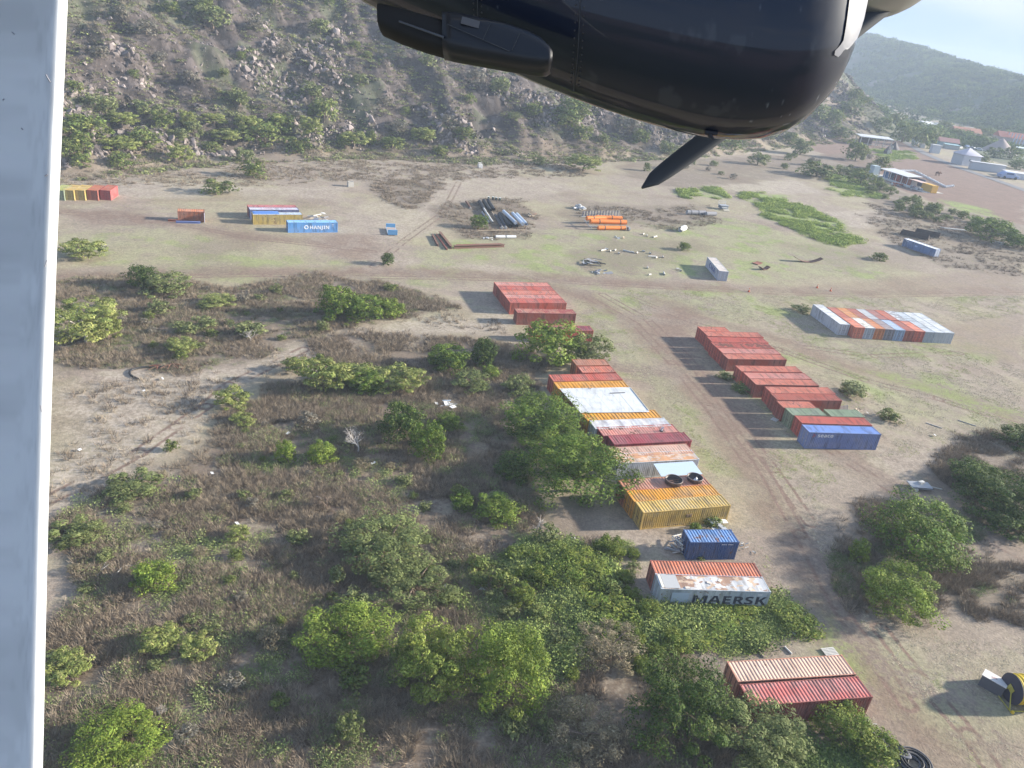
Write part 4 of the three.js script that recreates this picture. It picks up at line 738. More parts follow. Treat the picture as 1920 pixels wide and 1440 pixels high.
// rocks of the hillside
{
  const r = rng(333), geos = [], cols = (r) => pickC(r, [0.07, 0.056, 0.055], [0.30, 0.25, 0.235]);
  function rock(seed) { const q = rng(seed), g = clean(new THREE.IcosahedronGeometry(1, 1)), p = g.attributes.position, dirs = []; for (let i = 0; i < 14; i++) dirs.push(V(q() - 0.5, q() - 0.5, q() - 0.5).normalize(), 0.34 + q() * 0.36); for (let i = 0; i < p.count; i++) { const v = V(p.getX(i), p.getY(i), p.getZ(i)); for (let k = 0; k < dirs.length; k += 2) { const d = v.dot(dirs[k]); if (d > dirs[k + 1]) v.addScaledVector(dirs[k], dirs[k + 1] - d); } p.setXYZ(i, v.x, v.y * 0.85, v.z * 0.8); } g.computeVertexNormals(); return g; }
  for (let i = 0; i < 4; i++) geos.push(rock(11 + i * 5));
  const rockMat = std(rgb(1, 1, 1), { roughness: 0.95 });
  const lists = [[], [], [], []]; let made = 0;
  for (let k = 0; k < 900000 && made < 100000; k++) {
    const x = lerp(-215, 320, r()), z = lerp(-760, -160, r()), d = hillDist(x, z); if (d < 2 || d > 150 || Math.hypot(x, z) < 180) continue;
    const f = fbm(x * 0.055 + 7, z * 0.055, 4), chute = sst(0.46, 0.62, f); if (r() > 0.26 + chute * 1.0) continue;
    const s = 0.2 + Math.pow(r(), 5) * 1.25 * (0.35 + chute); made++;
    lists[Math.floor(r() * 4)].push([x, height(x, z) + s * 0.15, z, s, cols(r), 0.8 + r() * 1.3, (r() - 0.5) * 1.6]);
  }
  lists.forEach((l, i) => scatter('rock_rubble', 'grey broken rocks strewn over the steep hillside', 'rocks', geos[i], rockMat, l));
  const mats = [std(rgb(0.23, 0.195, 0.185)), std(rgb(0.15, 0.125, 0.12)), std(rgb(0.28, 0.235, 0.225))];
  for (let k = 0; k < 70; k++) {
    const P = hillPoint(140 + r() * 1150, 20 + r() * 255), d = hillDist(P.x, P.z); if (d < 3 || d > 140) continue;
    const m = mesh('boulder', geos[k % 4], mats[k % 3]), s = 0.8 + r() * 0.9; m.position.copy(P); m.position.y += s * 0.2; m.scale.set(s, s * (0.8 + r() * 0.7), s); m.rotation.set(r(), r() * 6, r()); tag(m, 'large grey boulder among the rubble on the steep hillside', 'boulder', 'boulders on the rocky hillside');
  }
  // scrub clinging to the slope
  const S = [], S2 = []; for (let k = 0; k < 200000 && S.length < 32000; k++) { const x = lerp(-215, 320, r()), z = lerp(-760, -160, r()), d = hillDist(x, z); if (d < -8 || d > 140 || fbm(x * 0.07 + 30, z * 0.07, 3) < 0.40) continue; S.push([x, height(x, z), z, 0.8 + r() * 1.5, pickC(r, [0.13, 0.105, 0.075], [0.26, 0.22, 0.16]), 0.8]); if (r() < 0.42) S2.push([x + 1, height(x + 1, z), z, 0.8 + r() * 1.5, pickC(r, [0.12, 0.15, 0.045], [0.29, 0.31, 0.11]), 0.9]); }
  scatter('hillside_scrub', 'thin dry scrub clinging to the rocky hillside', 'scrub', tuftGeo(6, 24, 0.7, 0.75, 0.03), grassMat, S);
  scatter('hillside_herbs', 'dull green herbs between the rocks of the hillside', 'ground cover', tuftGeo(10, 40, 0.6, 0.85, 0.14, true), grassMat, S2);
}
// far wood
{
  const r = rng(808), g1 = crownGeo(71, { ...KINDS.small, n: 520, leaf: 0.07, colour: [0.09, 0.14, 0.035], colour2: [0.20, 0.25, 0.08] }); const col = (r) => { const t = r(), g = 0.75 + r() * 0.5; return rgb((0.6 + 1.1 * t) * g, (0.65 + 0.85 * t) * g, (0.7 + 0.6 * t) * g); };
  const F = []; for (let k = 0; k < 120000 && F.length < 10500; k++) { const x = lerp(300, 900, r()), z = lerp(-2250, -650, r()), f = farDist(x, z); if (f < -150 || f > 330 || x / -z > 0.6 || (f < -8 && (r() > 0.35 || fbm(x * 0.03, z * 0.03, 3) < 0.46 || hillDist(x, z) > -10 || z > -690))) continue; const dry = fbm(x * 0.01 + 4, z * 0.01, 4); if (f < 150 && dry > 0.5 && r() > 0.12) continue; const s = (f < -8 ? 0.6 : 1) * (5 + r() * r() * 13); F.push([x, height(x, z) - 0.8, z, s, col(r), 0.55 + r() * 0.3]); }
  const m = scatter('far_wood', 'hazy green woodland covering the far hill', 'woodland', g1, std(rgb(1, 1, 1), { vertexColors: true, roughness: 1 }), F);
}

// ---------- things lying about the yard ----------
const M = { white: std(rgb(0.62, 0.62, 0.63)), offWhite: std(rgb(0.56, 0.54, 0.50)), black: std(rgb(0.022, 0.022, 0.025), { roughness: 0.6 }), rust: std(rgb(0.17, 0.085, 0.058)), rustRed: std(rgb(0.24, 0.085, 0.055)), steel: std(rgb(0.33, 0.34, 0.36), { roughness: 0.5 }), silver: std(rgb(0.46, 0.54, 0.66), { roughness: 0.4 }), orange: std(rgb(0.72, 0.20, 0.025), { roughness: 0.5 }), yellow: std(rgb(0.66, 0.46, 0.03), { roughness: 0.6 }), dark: std(rgb(0.06, 0.058, 0.065)), wood: std(rgb(0.36, 0.30, 0.23)), blue: std(rgb(0.14, 0.36, 0.62)), concrete: std(rgb(0.46, 0.44, 0.40)), grey: std(rgb(0.25, 0.25, 0.27)), navy: std(rgb(0.06, 0.10, 0.22)), tan: std(rgb(0.45, 0.36, 0.26)) };
M.dirtyWhite = new THREE.MeshStandardMaterial({ roughness: 0.7, side: THREE.DoubleSide, map: tex(256, 256, (u, v, o) => { const n = fbm(u * 9, v * 9, 4), m = fbm(u * 40, v * 5, 3), t = 0.70 - 0.10 * sst(0.5, 0.75, n) - 0.10 * sst(0.5, 0.8, m); o[0] = t * 0.86; o[1] = t * 0.88; o[2] = t * 0.9; }) });
const loc = (t, p) => p.clone().sub(t.position).applyAxisAngle(V(0, 1, 0), -t.rotation.y);
const gnd = (px, py) => { const p = un(px, py); p.y = height(p.x, p.z); return p; };
function part(t, name, list, m) { return mesh(name, merge(list), m, t); }
// big sheet roof and small sheet
{
  const q = (a, b, y) => un(a, b, y), c = [q(1049, 728.5, 2.64), q(1181, 726, 2.64), q(1218, 772.5, 2.64), q(1089, 774, 2.64)];
  const base = c[0].clone().add(c[2]).multiplyScalar(0.5).setY(0); const t = thing('sheet_roof', 'broad pale white sheet roof spanning between the two amber containers', 'roof', base, 0);
  const L = (i, j) => { const a = c[0].clone().lerp(c[1], i), b = c[3].clone().lerp(c[2], i); return a.lerp(b, j).sub(base); };
  const n = 9; for (let k = 0; k < n; k++) {
    const a = k / n, b = (k + 1) / n - 0.0015, w = (k % 2) * 0.006, dy = (k * 37 % 5) * 0.004, e = [L(a, 0), L(b, 0), L(b, 1), L(a, 1)].map((p) => p.setY(2.64 + dy + w)), g = new THREE.BufferGeometry(), lo = e.map((p) => p.clone().setY(p.y - 0.03));
    const F = []; const quad = (p, r, s, u) => F.push(p, r, s, p, s, u); quad(e[0], e[3], e[2], e[1]); quad(lo[0], lo[1], lo[2], lo[3]); for (let i = 0; i < 4; i++) quad(e[i], e[(i + 1) % 4], lo[(i + 1) % 4], lo[i]);
    g.setAttribute('position', new THREE.Float32BufferAttribute(F.flatMap((p) => [p.x, p.y, p.z]), 3)); g.setAttribute('uv', new THREE.Float32BufferAttribute(F.flatMap((p) => [p.x * 0.1, p.z * 0.1]), 2)); g.computeVertexNormals(); mesh('roof_sheet', g, M.dirtyWhite, t);
  }
  for (const [i, j] of [[0.02, 0.1], [0.02, 0.9], [0.98, 0.1], [0.98, 0.9], [0.5, 0.5]]) { const p = L(i, j); part(t, 'post', [rod(V(p.x, -0.1, p.z), V(p.x, 2.62, p.z), 0.07)], M.steel); }
  { const a = L(0.64, 0.25), b = L(0.86, 0.24); part(t, 'batten', [rod(a.setY(2.72), b.setY(2.72), 0.06)], M.dark); }
  { const a = L(1.0, 0.05), b = L(1.0, 0.95); part(t, 'edge_rail', [rod(a.setY(2.66), b.setY(2.66), 0.07)], M.offWhite); }
  const s = thing('sheet_roof', 'small pale blue sheet laid between the tan roof and the tubs', 'roof', q(1270, 880, 2.6).setY(0), 0);
  const d = [q(1225, 870, 2.6), q(1299, 865.5, 2.6), q(1317, 889.5, 2.6), q(1240, 894, 2.6)].map((p) => p.sub(s.position)), sh = new THREE.Shape(d.map((p) => new THREE.Vector2(p.x, -p.z)));
  mesh('roof_sheet', new THREE.ExtrudeGeometry(sh, { depth: 0.04, bevelEnabled: false }).rotateX(-Math.PI / 2).translate(0, 2.62, 0), std(rgb(0.48, 0.57, 0.66), { roughness: 0.5 }), s);
  for (const p of d) part(s, 'post', [rod(V(p.x * 0.95, -0.1, p.z * 0.95), V(p.x * 0.95, 2.62, p.z * 0.95), 0.06)], M.steel);
}
// tubs on the salmon roof
{
  const tub = (px, py, r, h, label, cone) => {
    const p = un(px, py, 2.62), t = thing('round_tub', label, 'tub', p, 0, 'round tubs on a container roof');
    mesh('shell', new THREE.LatheGeometry([[r * 0.9, 0], [r, 0.05], [r * 1.02, h], [r * 0.97, h], [r * 0.95, 0.08], [0.01, 0.06]].map(([x, y]) => new THREE.Vector2(x, y)), 28), std(rgb(0.05, 0.035, 0.035), { roughness: 0.5 }), t);
    mesh('rim', new THREE.TorusGeometry(r * 1.0, 0.05, 6, 28).rotateX(Math.PI / 2).translate(0, h, 0), std(rgb(0.22, 0.17, 0.15), { roughness: 0.5 }), t);
    if (cone) part(t, 'hub', [clean(new THREE.ConeGeometry(0.36, 0.5, 4)).translate(0.15, 0.33, 0.1)], M.white); else part(t, 'slat', [box(1.5, 0.05, 0.14, 0, 0.2, 0.2, 0.5), box(1.6, 0.05, 0.12, 0.1, 0.2, -0.3, 0.5)], M.rust);
  };
  tub(1262.4, 905, 1.12, 0.55, 'dark round tub with rusty slats, left of two on the salmon roof');
  tub(1302, 900, 1.02, 0.5, 'dark round tub with a white cone inside, right of two on the salmon roof', true);
  const v = thing('roof_vent', 'small white vent pipe standing on the pink ribbed roof', 'vent', un(1240, 808, 2.6)); part(v, 'pipe', [rod(V(0, -0.02, 0), V(0, 0.5, 0), 0.16), rod(V(0, 0.5, 0), V(0.3, 0.6, 0), 0.14)], M.white); part(v, 'collar', [rod(V(0, -0.02, 0), V(0, 0.12, 0), 0.3)], M.dark);
  const h = mesh('twig_heap', bareProto[1], std(rgb(0.12, 0.09, 0.11))); h.position.copy(un(1103, 729, 2.6)); h.scale.set(2.6, 0.9, 2.6); tag(h, 'dark heap of dead twigs on the first amber roof', 'twigs');
}
// sticks and scrap in heaps: each stick is a part
function heap(name, label, cat, px, py, w, d, h, n, mats, seed, len = 2, thick = 0.06, flat = false, group) {
  const r = rng(seed), t = thing(name, label, cat, gnd(px, py), seed, group);
  for (let i = 0; i < n; i++) {
    const x = (r() - 0.5) * w, z = (r() - 0.5) * d, y = h * r() * (1 - Math.abs(x) / w), a = r() * 6.28, l = len * (0.5 + r()), m = mats[Math.floor(r() * mats.length)];
    if (flat && r() < 0.6) part(t, 'sheet', [box(l * 0.7, 0.04, l * 0.4, x, y + 0.1, z, a, (r() - 0.5) * 0.7, (r() - 0.5) * 0.7)], m);
    else part(t, 'stick', [rod(V(x - Math.cos(a) * l / 2, y + 0.05, z - Math.sin(a) * l / 2), V(x + Math.cos(a) * l / 2, y + 0.05 + (r() - 0.4) * 0.4, z + Math.sin(a) * l / 2), thick * (0.6 + r()), thick, 6)], m);
  }
  return t;
}
heap('scrap_heap', 'pile of whitish pipes and sticks left of the dark blue box', 'scrap', 1272, 1030, 2.2, 1.6, 1.6, 26, [M.steel, M.offWhite, M.grey], 4, 1.3, 0.07);
heap('scrap_heap', 'light poles and scrap behind the dark blue box', 'scrap', 1345, 992, 5, 1.2, 0.8, 14, [M.white, M.tan, M.steel], 5, 2.6, 0.05, true);
heap('scrap_heap', 'small scrap right of the dark blue box', 'scrap', 1402, 1028, 2, 1.6, 0.2, 9, [M.tan, M.offWhite], 6, 0.5, 0.05, true);
heap('scrap_heap', 'white crumpled scrap in the scrub left of the white roof', 'scrap', 838, 764, 2.4, 2.6, 0.6, 12, [M.white, M.offWhite, M.silver], 7, 1.2, 0.06, true);
heap('scrap_heap', 'white scrap dump at the right end of the far shed', 'scrap', 600, 411, 7, 4, 1.8, 26, [M.white, M.offWhite, M.grey, M.tan], 8, 1.9, 0.14, true);
heap('scrap_heap', 'dark grey heap of sheets by the dirt road', 'scrap', 1112, 494, 4, 6, 0.8, 18, [M.grey, M.steel, M.dark], 9, 2.2, 0.1, true);
heap('scrap_heap', 'grey crumpled sheets lying nearest the dirt road', 'scrap', 1128, 511, 4, 2.5, 0.4, 10, [M.steel, M.grey], 10, 1.8, 0.08, true);
heap('scrap_heap', 'white drums and scrap at the back corner of the orange tanks', 'scrap', 1088, 392, 4.5, 3.4, 1.3, 16, [M.white, M.offWhite], 11, 1.2, 0.32);
heap('scrap_heap', 'white scrap left of the white pipe among the pipes', 'scrap', 914, 449, 2.6, 1.5, 0.5, 8, [M.white, M.offWhite], 12, 1, 0.12, true);
heap('scrap_heap', 'flat bleached scrap below the rust beam heap', 'scrap', 1162, 446, 3.6, 1.8, 0.4, 9, [M.offWhite, M.tan], 13, 1.3, 0.12, true);
heap('scrap_heap', 'brown timber heap in the scrub right of the black pipes', 'timber', 995, 405, 5, 1.2, 0.5, 8, [M.rust, M.wood, M.tan], 14, 2.6, 0.2);
heap('scrap_heap', 'weathered boards at the foot of the rose red container', 'timber', 1600, 1352, 3, 1.4, 0.25, 9, [M.offWhite, M.wood, M.tan], 15, 1.8, 0.05);
heap('scrap_heap', 'rusty frame scrap at the end of the black hose', 'scrap', 318, 690, 5, 1.2, 0.5, 16, [M.rust, M.rustRed, M.tan], 16, 1.6, 0.06);
heap('scrap_heap', 'pale planks in the thicket near the right edge', 'timber', 1875, 458, 5, 3, 0.6, 12, [M.offWhite, M.wood, M.steel], 17, 2.6, 0.12);
heap('scrap_heap', 'pale rubble behind the lettered blue container end', 'rubble', 1612, 772, 2.5, 2, 0.4, 10, [M.offWhite, M.tan], 18, 0.7, 0.12, true);
heap('scrap_heap', 'dead sticks by the white scraps in the lower scrub', 'sticks', 215, 1075, 3, 2, 0.3, 10, [M.offWhite, M.wood], 19, 1.4, 0.035);
// pallets
function pallet(label, P, yaw, tilt = 0) { const t = thing('pallet', label, 'pallet', P, yaw); t.rotation.x = tilt; for (let i = 0; i < 7; i++) part(t, 'slat', [box(1.2, 0.022, 0.1, 0, 0.13, -0.45 + i * 0.15)], M.offWhite); for (const x of [-0.52, 0, 0.52]) part(t, 'bearer', [box(0.1, 0.11, 1.0, x, 0.06, 0)], M.wood); return t; }
{ const a = pallet('weathered pallet behind the pale peach container', gnd(1556, 1226), 0.3); a.scale.setScalar(1.25); const b = pallet('pallet leaning upright on the bright orange-red container', un(1580, 772, 0).setY(0.62), 0.25, Math.PI / 2 - 0.15); b.scale.setScalar(1.15); pallet('low pallet by the doors of the pale green container', gnd(1452, 788), 0.9); }
// cable drum and box
{
  const t = thing('cable_drum', 'black flanged drum wound with yellow hose at the right edge', 'cable drum', gnd(1893, 1322), 0.12), R = 1.42;
  const disc = (x, n) => part(t, n, [clean(new THREE.CylinderGeometry(R, R, 0.1, 40)).rotateZ(Math.PI / 2).translate(x, R + 0.12, -0.6), clean(new THREE.TorusGeometry(R, 0.06, 6, 40)).rotateY(Math.PI / 2).translate(x, R + 0.12, -0.6)], std(rgb(0.035, 0.035, 0.06), { roughness: 0.6 }));
  disc(0, 'flange'); disc(3.1, 'flange');
  for (let i = 0; i < 9; i++) mesh('hose_turn', new THREE.TorusGeometry(1.24 + (i % 2) * 0.04, 0.175, 8, 40).rotateY(Math.PI / 2 + (i % 3 - 1) * 0.02).translate(0.25 + i * 0.325, R + 0.12, -0.6), i === 4 ? M.tan : M.yellow, t);
  part(t, 'stand', [rod(V(-0.12, R + 0.3, -0.6), V(-0.55, 0.05, 0.75), 0.06), rod(V(-0.12, R + 0.3, -0.6), V(-0.5, 0.05, -1.7), 0.06), rod(V(-0.55, 0.08, 0.85), V(-0.5, 0.08, -1.75), 0.06), rod(V(3.2, R + 0.3, -0.6), V(3.5, 0.05, 0.75), 0.06), rod(V(3.2, R + 0.3, -0.6), V(3.5, 0.05, -1.7), 0.06), rod(V(-0.55, 0.08, 0.8), V(3.5, 0.08, 0.8), 0.06)], std(rgb(0.36, 0.32, 0.05)));
  part(t, 'hub_plate', [box(0.04, 0.6, 0.75, -0.1, R + 0.1, -0.6, 0, 0.3)], std(rgb(0.42, 0.37, 0.07))); part(t, 'foot', [box(0.22, 0.28, 0.22, -0.45, 0.14, 1.0)], M.yellow);
  const b = thing('equipment_box', 'dark box with a white lid beside the yellow hose drum', 'box', gnd(1857, 1291), -0.72); part(b, 'body', [box(2.1, 1.3, 1.1, 0, 0.65, 0)], std(rgb(0.10, 0.10, 0.11))); part(b, 'lid', [box(2.2, 0.06, 1.2, 0, 1.34, 0)], std(rgb(0.66, 0.62, 0.58))); part(b, 'runner', [box(2.1, 0.1, 0.12, 0, 0.03, 0.4), box(2.1, 0.1, 0.12, 0, 0.03, -0.4)], M.wood); part(b, 'lid_stain', [box(0.5, 0.012, 0.25, -0.1, 1.376, 0.05, 0.4)], std(rgb(0.45, 0.33, 0.32)));
}
// coils of black hose
{
  const t = thing('hose_coil', 'thick black hose coiled flat at the bottom right', 'hose', gnd(1712, 1432), 0.2), r = rng(61);
  for (let i = 0; i < 8; i++) mesh('loop', new THREE.TorusGeometry(0.55 + i * 0.13, 0.085, 6, 40).scale(1, 1, 1).rotateX(Math.PI / 2 + (r() - 0.5) * 0.16).translate((r() - 0.5) * 0.3, 0.08 + (i % 3) * 0.13, (r() - 0.5) * 0.25), i % 3 === 1 ? std(rgb(0.10, 0.10, 0.11)) : M.black, t);
  const s = thing('hose_coil', 'black hose laid in long loops left of the flat coil', 'hose', gnd(1672, 1402), -0.75);
  for (let i = 0; i < 6; i++) mesh('loop', new THREE.TorusGeometry(0.35 + i * 0.07, 0.075, 6, 32).scale(2.3, 1, 1).rotateX(Math.PI / 2 + (r() - 0.5) * 0.2).translate((r() - 0.5) * 0.4, 0.08 + (i % 3) * 0.14, (r() - 0.5) * 0.2), i % 2 ? std(rgb(0.14, 0.14, 0.16)) : M.black, s);
  const c = new THREE.CatmullRomCurve3([[338, 686], [300, 689], [268, 690], [247, 695], [244, 703], [259, 712]].map(([a, b]) => { const p = gnd(a, b); p.y += 0.14; return p; }));
  tag(mesh('black_hose', new THREE.TubeGeometry(c, 40, 0.17, 7), M.black), 'thick black hose curving across the pale soil at left', 'hose');
}
// single plates and poles
function plate(label, px, py, w, d, yaw, m, tilt = 0, name = 'metal_sheet', cat = 'sheet') { const P = gnd(px, py), t = mesh(name, box(w, 0.05, d, 0, 0.06, 0, 0, tilt), m); t.position.copy(P); t.position.y += Math.abs(tilt) * d * 0.4; t.rotation.y = yaw; return tag(t, label, cat); }
plate('pale metal sheet lying in the scrub left of the dark blue box', 1039, 1023, 1.7, 0.7, -0.5, M.dirtyWhite, 0.1);
plate('pale board near the hill path at the far left', 176, 366, 2.6, 0.7, 0.4, M.offWhite, 0, 'board', 'board');
{ const t = thing('broken_trailer', 'low grey broken trailer bed by the dark bushes at right', 'trailer', gnd(1723, 916), 0.1); part(t, 'bed', [box(3.2, 0.14, 1.8, 0, 0.5, 0, 0, 0.04)], M.steel); part(t, 'drawbar', [rod(V(1.6, 0.45, 0), V(3.4, 0.2, 0.1), 0.06)], M.offWhite); part(t, 'wheel', [rod(V(-1, 0.25, 0.8), V(-1, 0.25, 1.0), 0.3, 0.3, 12)], M.offWhite); part(t, 'load', [box(0.9, 0.35, 0.5, 0.4, 0.7, -0.5, 0.4)], M.offWhite); part(t, 'side_rail', [rod(V(-1.6, 0.6, 0.9), V(1.6, 0.6, 0.9), 0.05)], M.dark); }
function pole(label, a, b, r, m, name = 'pole', cat = 'pole') { const p = gnd(...a), q = gnd(...b); const t = mesh(name, rod(V(0, r, 0), q.clone().sub(p).add(V(0, r, 0)), r, r, 7), m); t.position.copy(p); return tag(t, label, cat); }
pole('grey pole lying in the grass right of the blue lettered container', [1736, 793], [1766, 803], 0.07, M.offWhite);
pole('thin grey pole lying nearer the right edge of the grass', [1796, 788], [1830, 799], 0.06, M.steel);
pole('short pale pole lying behind the pale peach container', [1470, 1214], [1484, 1228], 0.1, M.offWhite);
pole('brown pole lying left of the weathered pallet', [1418, 1216], [1432, 1234], 0.08, M.wood);
pole('leaning white post in the lower scrub', [548, 1148], [552, 1130], 0.06, M.white);
// beams
function beam(t, a, b, s, m) { const p = loc(t, gnd(...a)), q = loc(t, gnd(...b)), d = q.clone().sub(p), L = Math.hypot(d.x, d.z), yw = Math.atan2(-d.z, d.x); p.add(q).multiplyScalar(0.5); part(t, 'beam', [box(L, 0.06, s, p.x, s, p.z, yw), box(L, 0.06, s, p.x, 0.06, p.z, yw), box(L, s, 0.06, p.x, s / 2, p.z, yw)], m); }
{ const t = thing('steel_beams', 'rusty steel beams leaning together left of the black pipes', 'beams', gnd(830, 462)); beam(t, [811, 443], [821, 462], 0.5, M.rust); beam(t, [824, 439], [846, 467], 0.7, M.rust); beam(t, [818, 441], [838, 469], 0.4, M.rustRed); const s = thing('steel_beams', 'long rusty steel beam lying below the black pipes', 'beams', gnd(900, 463)); beam(s, [851, 466], [945, 463], 0.75, M.rust); beam(s, [855, 462], [940, 460], 0.45, M.rustRed); }
{ const t = thing('steel_beams', 'dark red and blue beams in front of the lone orange container', 'beams', gnd(345, 417)); beam(t, [315, 415], [360, 416], 0.5, M.rustRed); beam(t, [330, 418], [376, 419], 0.45, std(rgb(0.15, 0.20, 0.42))); }
// flat rack with blue ends
{ const yaw = yawOf([733, 447], [725, 422], 0.5), t = thing('flat_rack', 'flat rack with sky blue ends left of the rusty beams', 'flat rack', gnd(734, 436), yaw); const L = 6; part(t, 'deck', [box(L, 0.35, 2.3, 0, 0.35, 0)], std(rgb(0.40, 0.33, 0.28))); for (let i = 0; i < 9; i++) part(t, 'deck_board', [box(0.5, 0.06, 2.1, -2.5 + i * 0.62, 0.56, 0)], i % 3 ? std(rgb(0.48, 0.40, 0.34)) : std(rgb(0.36, 0.29, 0.26))); for (const s of [-1, 1]) { part(t, 'end_wall', [box(0.25, 1.3, 2.4, s * L / 2, 0.85, 0)], M.blue); } part(t, 'side_rail', [box(L, 0.2, 0.1, 0, 0.5, 1.2), box(L, 0.2, 0.1, 0, 0.5, -1.2)], std(rgb(0.40, 0.52, 0.66))); }
// pipes
function pipe(label, a, b, r, y, m, o = {}) {
  const p = un(a[0], a[1], y), q = un(b[0], b[1], y), t = thing(o.name ?? 'pipe', label, o.cat ?? 'pipe', p.clone().setY(height(p.x, p.z)), 0, o.group); const P = loc(t, p), Q = loc(t, q);
  const d = Q.clone().sub(P).normalize(); mesh('wall', merge([rod(P, Q, r, r, 16, true), rod(P, Q, r * 0.9, r * 0.9, 16, true)]), m, t);
  if (o.caps) for (const [c, s] of [[P, -1], [Q, 1]]) mesh('end_cap', rod(c, c.clone().addScaledVector(d, 0.06 * s), r * 1.02, r * 0.9, 16), o.caps, t);
  for (const f of o.bands ?? []) { const c = P.clone().lerp(Q, f); mesh('band', rod(c.clone().addScaledVector(d, -0.12), c.clone().addScaledVector(d, 0.12), r * 1.06, r * 1.06, 16), o.bandMat ?? M.dark, t); }
  return t;
}
{
  const gp = 'pipes in the heap left of centre'; const o = (x = {}) => ({ group: gp, ...x });
  pipe('fat black pipe, leftmost of three side by side', [899, 378], [911, 398], 0.55, 0.55, M.black, o()); pipe('fat black pipe, middle of three side by side', [907, 376], [919, 395], 0.55, 0.55, M.black, o()); pipe('fat black pipe, rightmost of three side by side', [915, 375], [926, 393], 0.55, 0.55, M.black, o());
  pipe('long thin beige pipe lying past the black pipes', [921, 396], [942, 428], 0.18, 0.2, M.tan, o());
  pipe('dirty white flanged pipe beside the round bush', [907, 391], [924, 417], 0.3, 0.9, M.offWhite, o({ bands: [0.03, 0.3, 0.6, 0.97], bandMat: M.steel })); pipe('grey flanged pipe under the dirty white one', [904, 398], [917, 418], 0.32, 0.35, M.grey, o({ bands: [0.05, 0.5, 0.95], bandMat: M.offWhite }));
  pipe('dark pipe with a pale end disc, left of the pair', [929, 404], [941, 427], 0.45, 0.45, M.dark, o({ caps: M.offWhite })); pipe('dark pipe with a pale end disc, right of the pair', [935, 402], [948, 427], 0.45, 0.45, M.dark, o({ caps: M.offWhite }));
  pipe('big black pipe under the silver pipes, left', [938, 400], [957, 424], 0.6, 0.6, M.black, o()); pipe('big black pipe under the silver pipes, right', [950, 402], [968, 424], 0.6, 0.6, M.black, o());
  pipe('silver blue pipe on top of the black pipes', [944, 396], [967, 418], 0.48, 1.7, M.silver, o({ bands: [0.02, 0.35, 0.98], bandMat: M.white })); pipe('silver blue pipe second from the right of the heap', [961, 400], [980, 420], 0.5, 1.0, M.silver, o({ bands: [0.02, 0.6, 0.98], bandMat: M.white })); pipe('silver blue pipe at the right of the heap', [969, 401], [987, 420], 0.45, 0.9, M.silver, o({ bands: [0.05, 0.9], bandMat: M.white }));
  pipe('short white pipe lying in front of the heap, left piece', [929, 444], [947, 444], 0.42, 0.42, M.white, o()); pipe('short white pipe lying in front of the heap, right piece', [949, 444], [967, 444], 0.42, 0.42, M.white, o());
  pipe('dark pipe stubs left of the three black pipes', [874, 378], [882, 390], 0.3, 0.3, M.rust, o({ caps: M.offWhite }));
  const t = thing('pipe_rack', 'low brown rail rack in front of the pipe heap', 'rack', gnd(935, 434)); const A = [896, 432], B = [984, 431]; for (const y of [0.35, 0.8]) { const p = loc(t, un(...A, y)), q = loc(t, un(...B, y)); part(t, 'rail', [rod(p, q, 0.09)], M.tan); } for (let i = 0; i < 12; i++) { const p = loc(t, un(lerp(A[0], B[0], i / 11), lerp(A[1], B[1], i / 11), 0)); part(t, 'post', [rod(p, p.clone().setY(p.y + 0.85), 0.07)], M.rust); }
  [[916, 374], [924, 374], [930, 375], [937, 376]].forEach(([x, y], i) => { const t = thing('drum', ['leftmost', 'second', 'third', 'rightmost'][i] + ' of four dark drums with pale tops behind the black pipes', 'drum', gnd(x, y), 0, 'drums behind the pipe heap'); part(t, 'body', [rod(V(0, 0, 0), V(0, 0.85, 0), 0.33, 0.33, 12)], std(rgb(0.05, 0.08, 0.07))); part(t, 'lid', [rod(V(0, 0.85, 0), V(0, 0.92, 0), 0.36, 0.36, 12)], std(rgb(0.55, 0.62, 0.62))); });
}
// orange tanks
{
  const g = 'orange tanks on the rack', o = { name: 'orange_tank', cat: 'tank', group: g, caps: M.orange, bands: [0.24, 0.82] };
  pipe('long orange tank on top at the front of the rack', [1107, 415], [1174, 417], 0.72, 1.95, M.orange, o); pipe('orange tank lying lowest at the front of the rack', [1121, 427], [1172, 427.5], 0.62, 0.68, M.orange, o); pipe('orange tank at the back left of the rack', [1100, 409], [1150, 408], 0.66, 1.9, M.orange, o); pipe('orange tank at the back right of the rack', [1118, 407], [1166, 409], 0.6, 2.0, M.orange, { ...o, bands: [0.6] });
  const t = thing('tank_rack', 'grey steel rack holding the orange tanks', 'rack', gnd(1140, 430)); const pt = (x, y, h) => loc(t, un(x, y, h)); part(t, 'rail', [rod(pt(1105, 424, 1.15), pt(1178, 425, 1.15), 0.1)], M.steel); part(t, 'rail', [rod(pt(1095, 412, 1.4), pt(1105, 424, 1.15), 0.1)], M.steel); for (let i = 0; i < 5; i++) { const p = pt(1108 + i * 17, 431, 0); part(t, 'post', [rod(p, p.clone().setY(1.2), 0.09)], M.steel); }
  part(t, 'wheel', [rod(pt(1177, 429, 0.6), pt(1180, 429, 0.6), 0.62, 0.62, 16)], std(rgb(0.22, 0.24, 0.27)));
  const s = thing('bar_rack', 'dark rack of many upright bars behind the orange tanks', 'rack', gnd(1128, 404)); const q = (x, y, h) => loc(s, un(x, y, h)); for (let i = 0; i < 26; i++) { const p = q(1092 + i * 2.7, 406 - i * 0.05, 0); part(s, 'bar', [rod(p, p.clone().setY(1.7), 0.08, 0.08, 5)], i % 2 ? M.offWhite : M.navy); } for (const h of [0.3, 1.7]) part(s, 'rail', [rod(q(1090, 406, h), q(1164, 405, h), 0.09)], M.steel);
}
pipe('upright white culvert ring lying right of the orange tanks', [1276, 430], [1284, 427], 0.85, 0.85, M.white, { name: 'culvert_ring' });
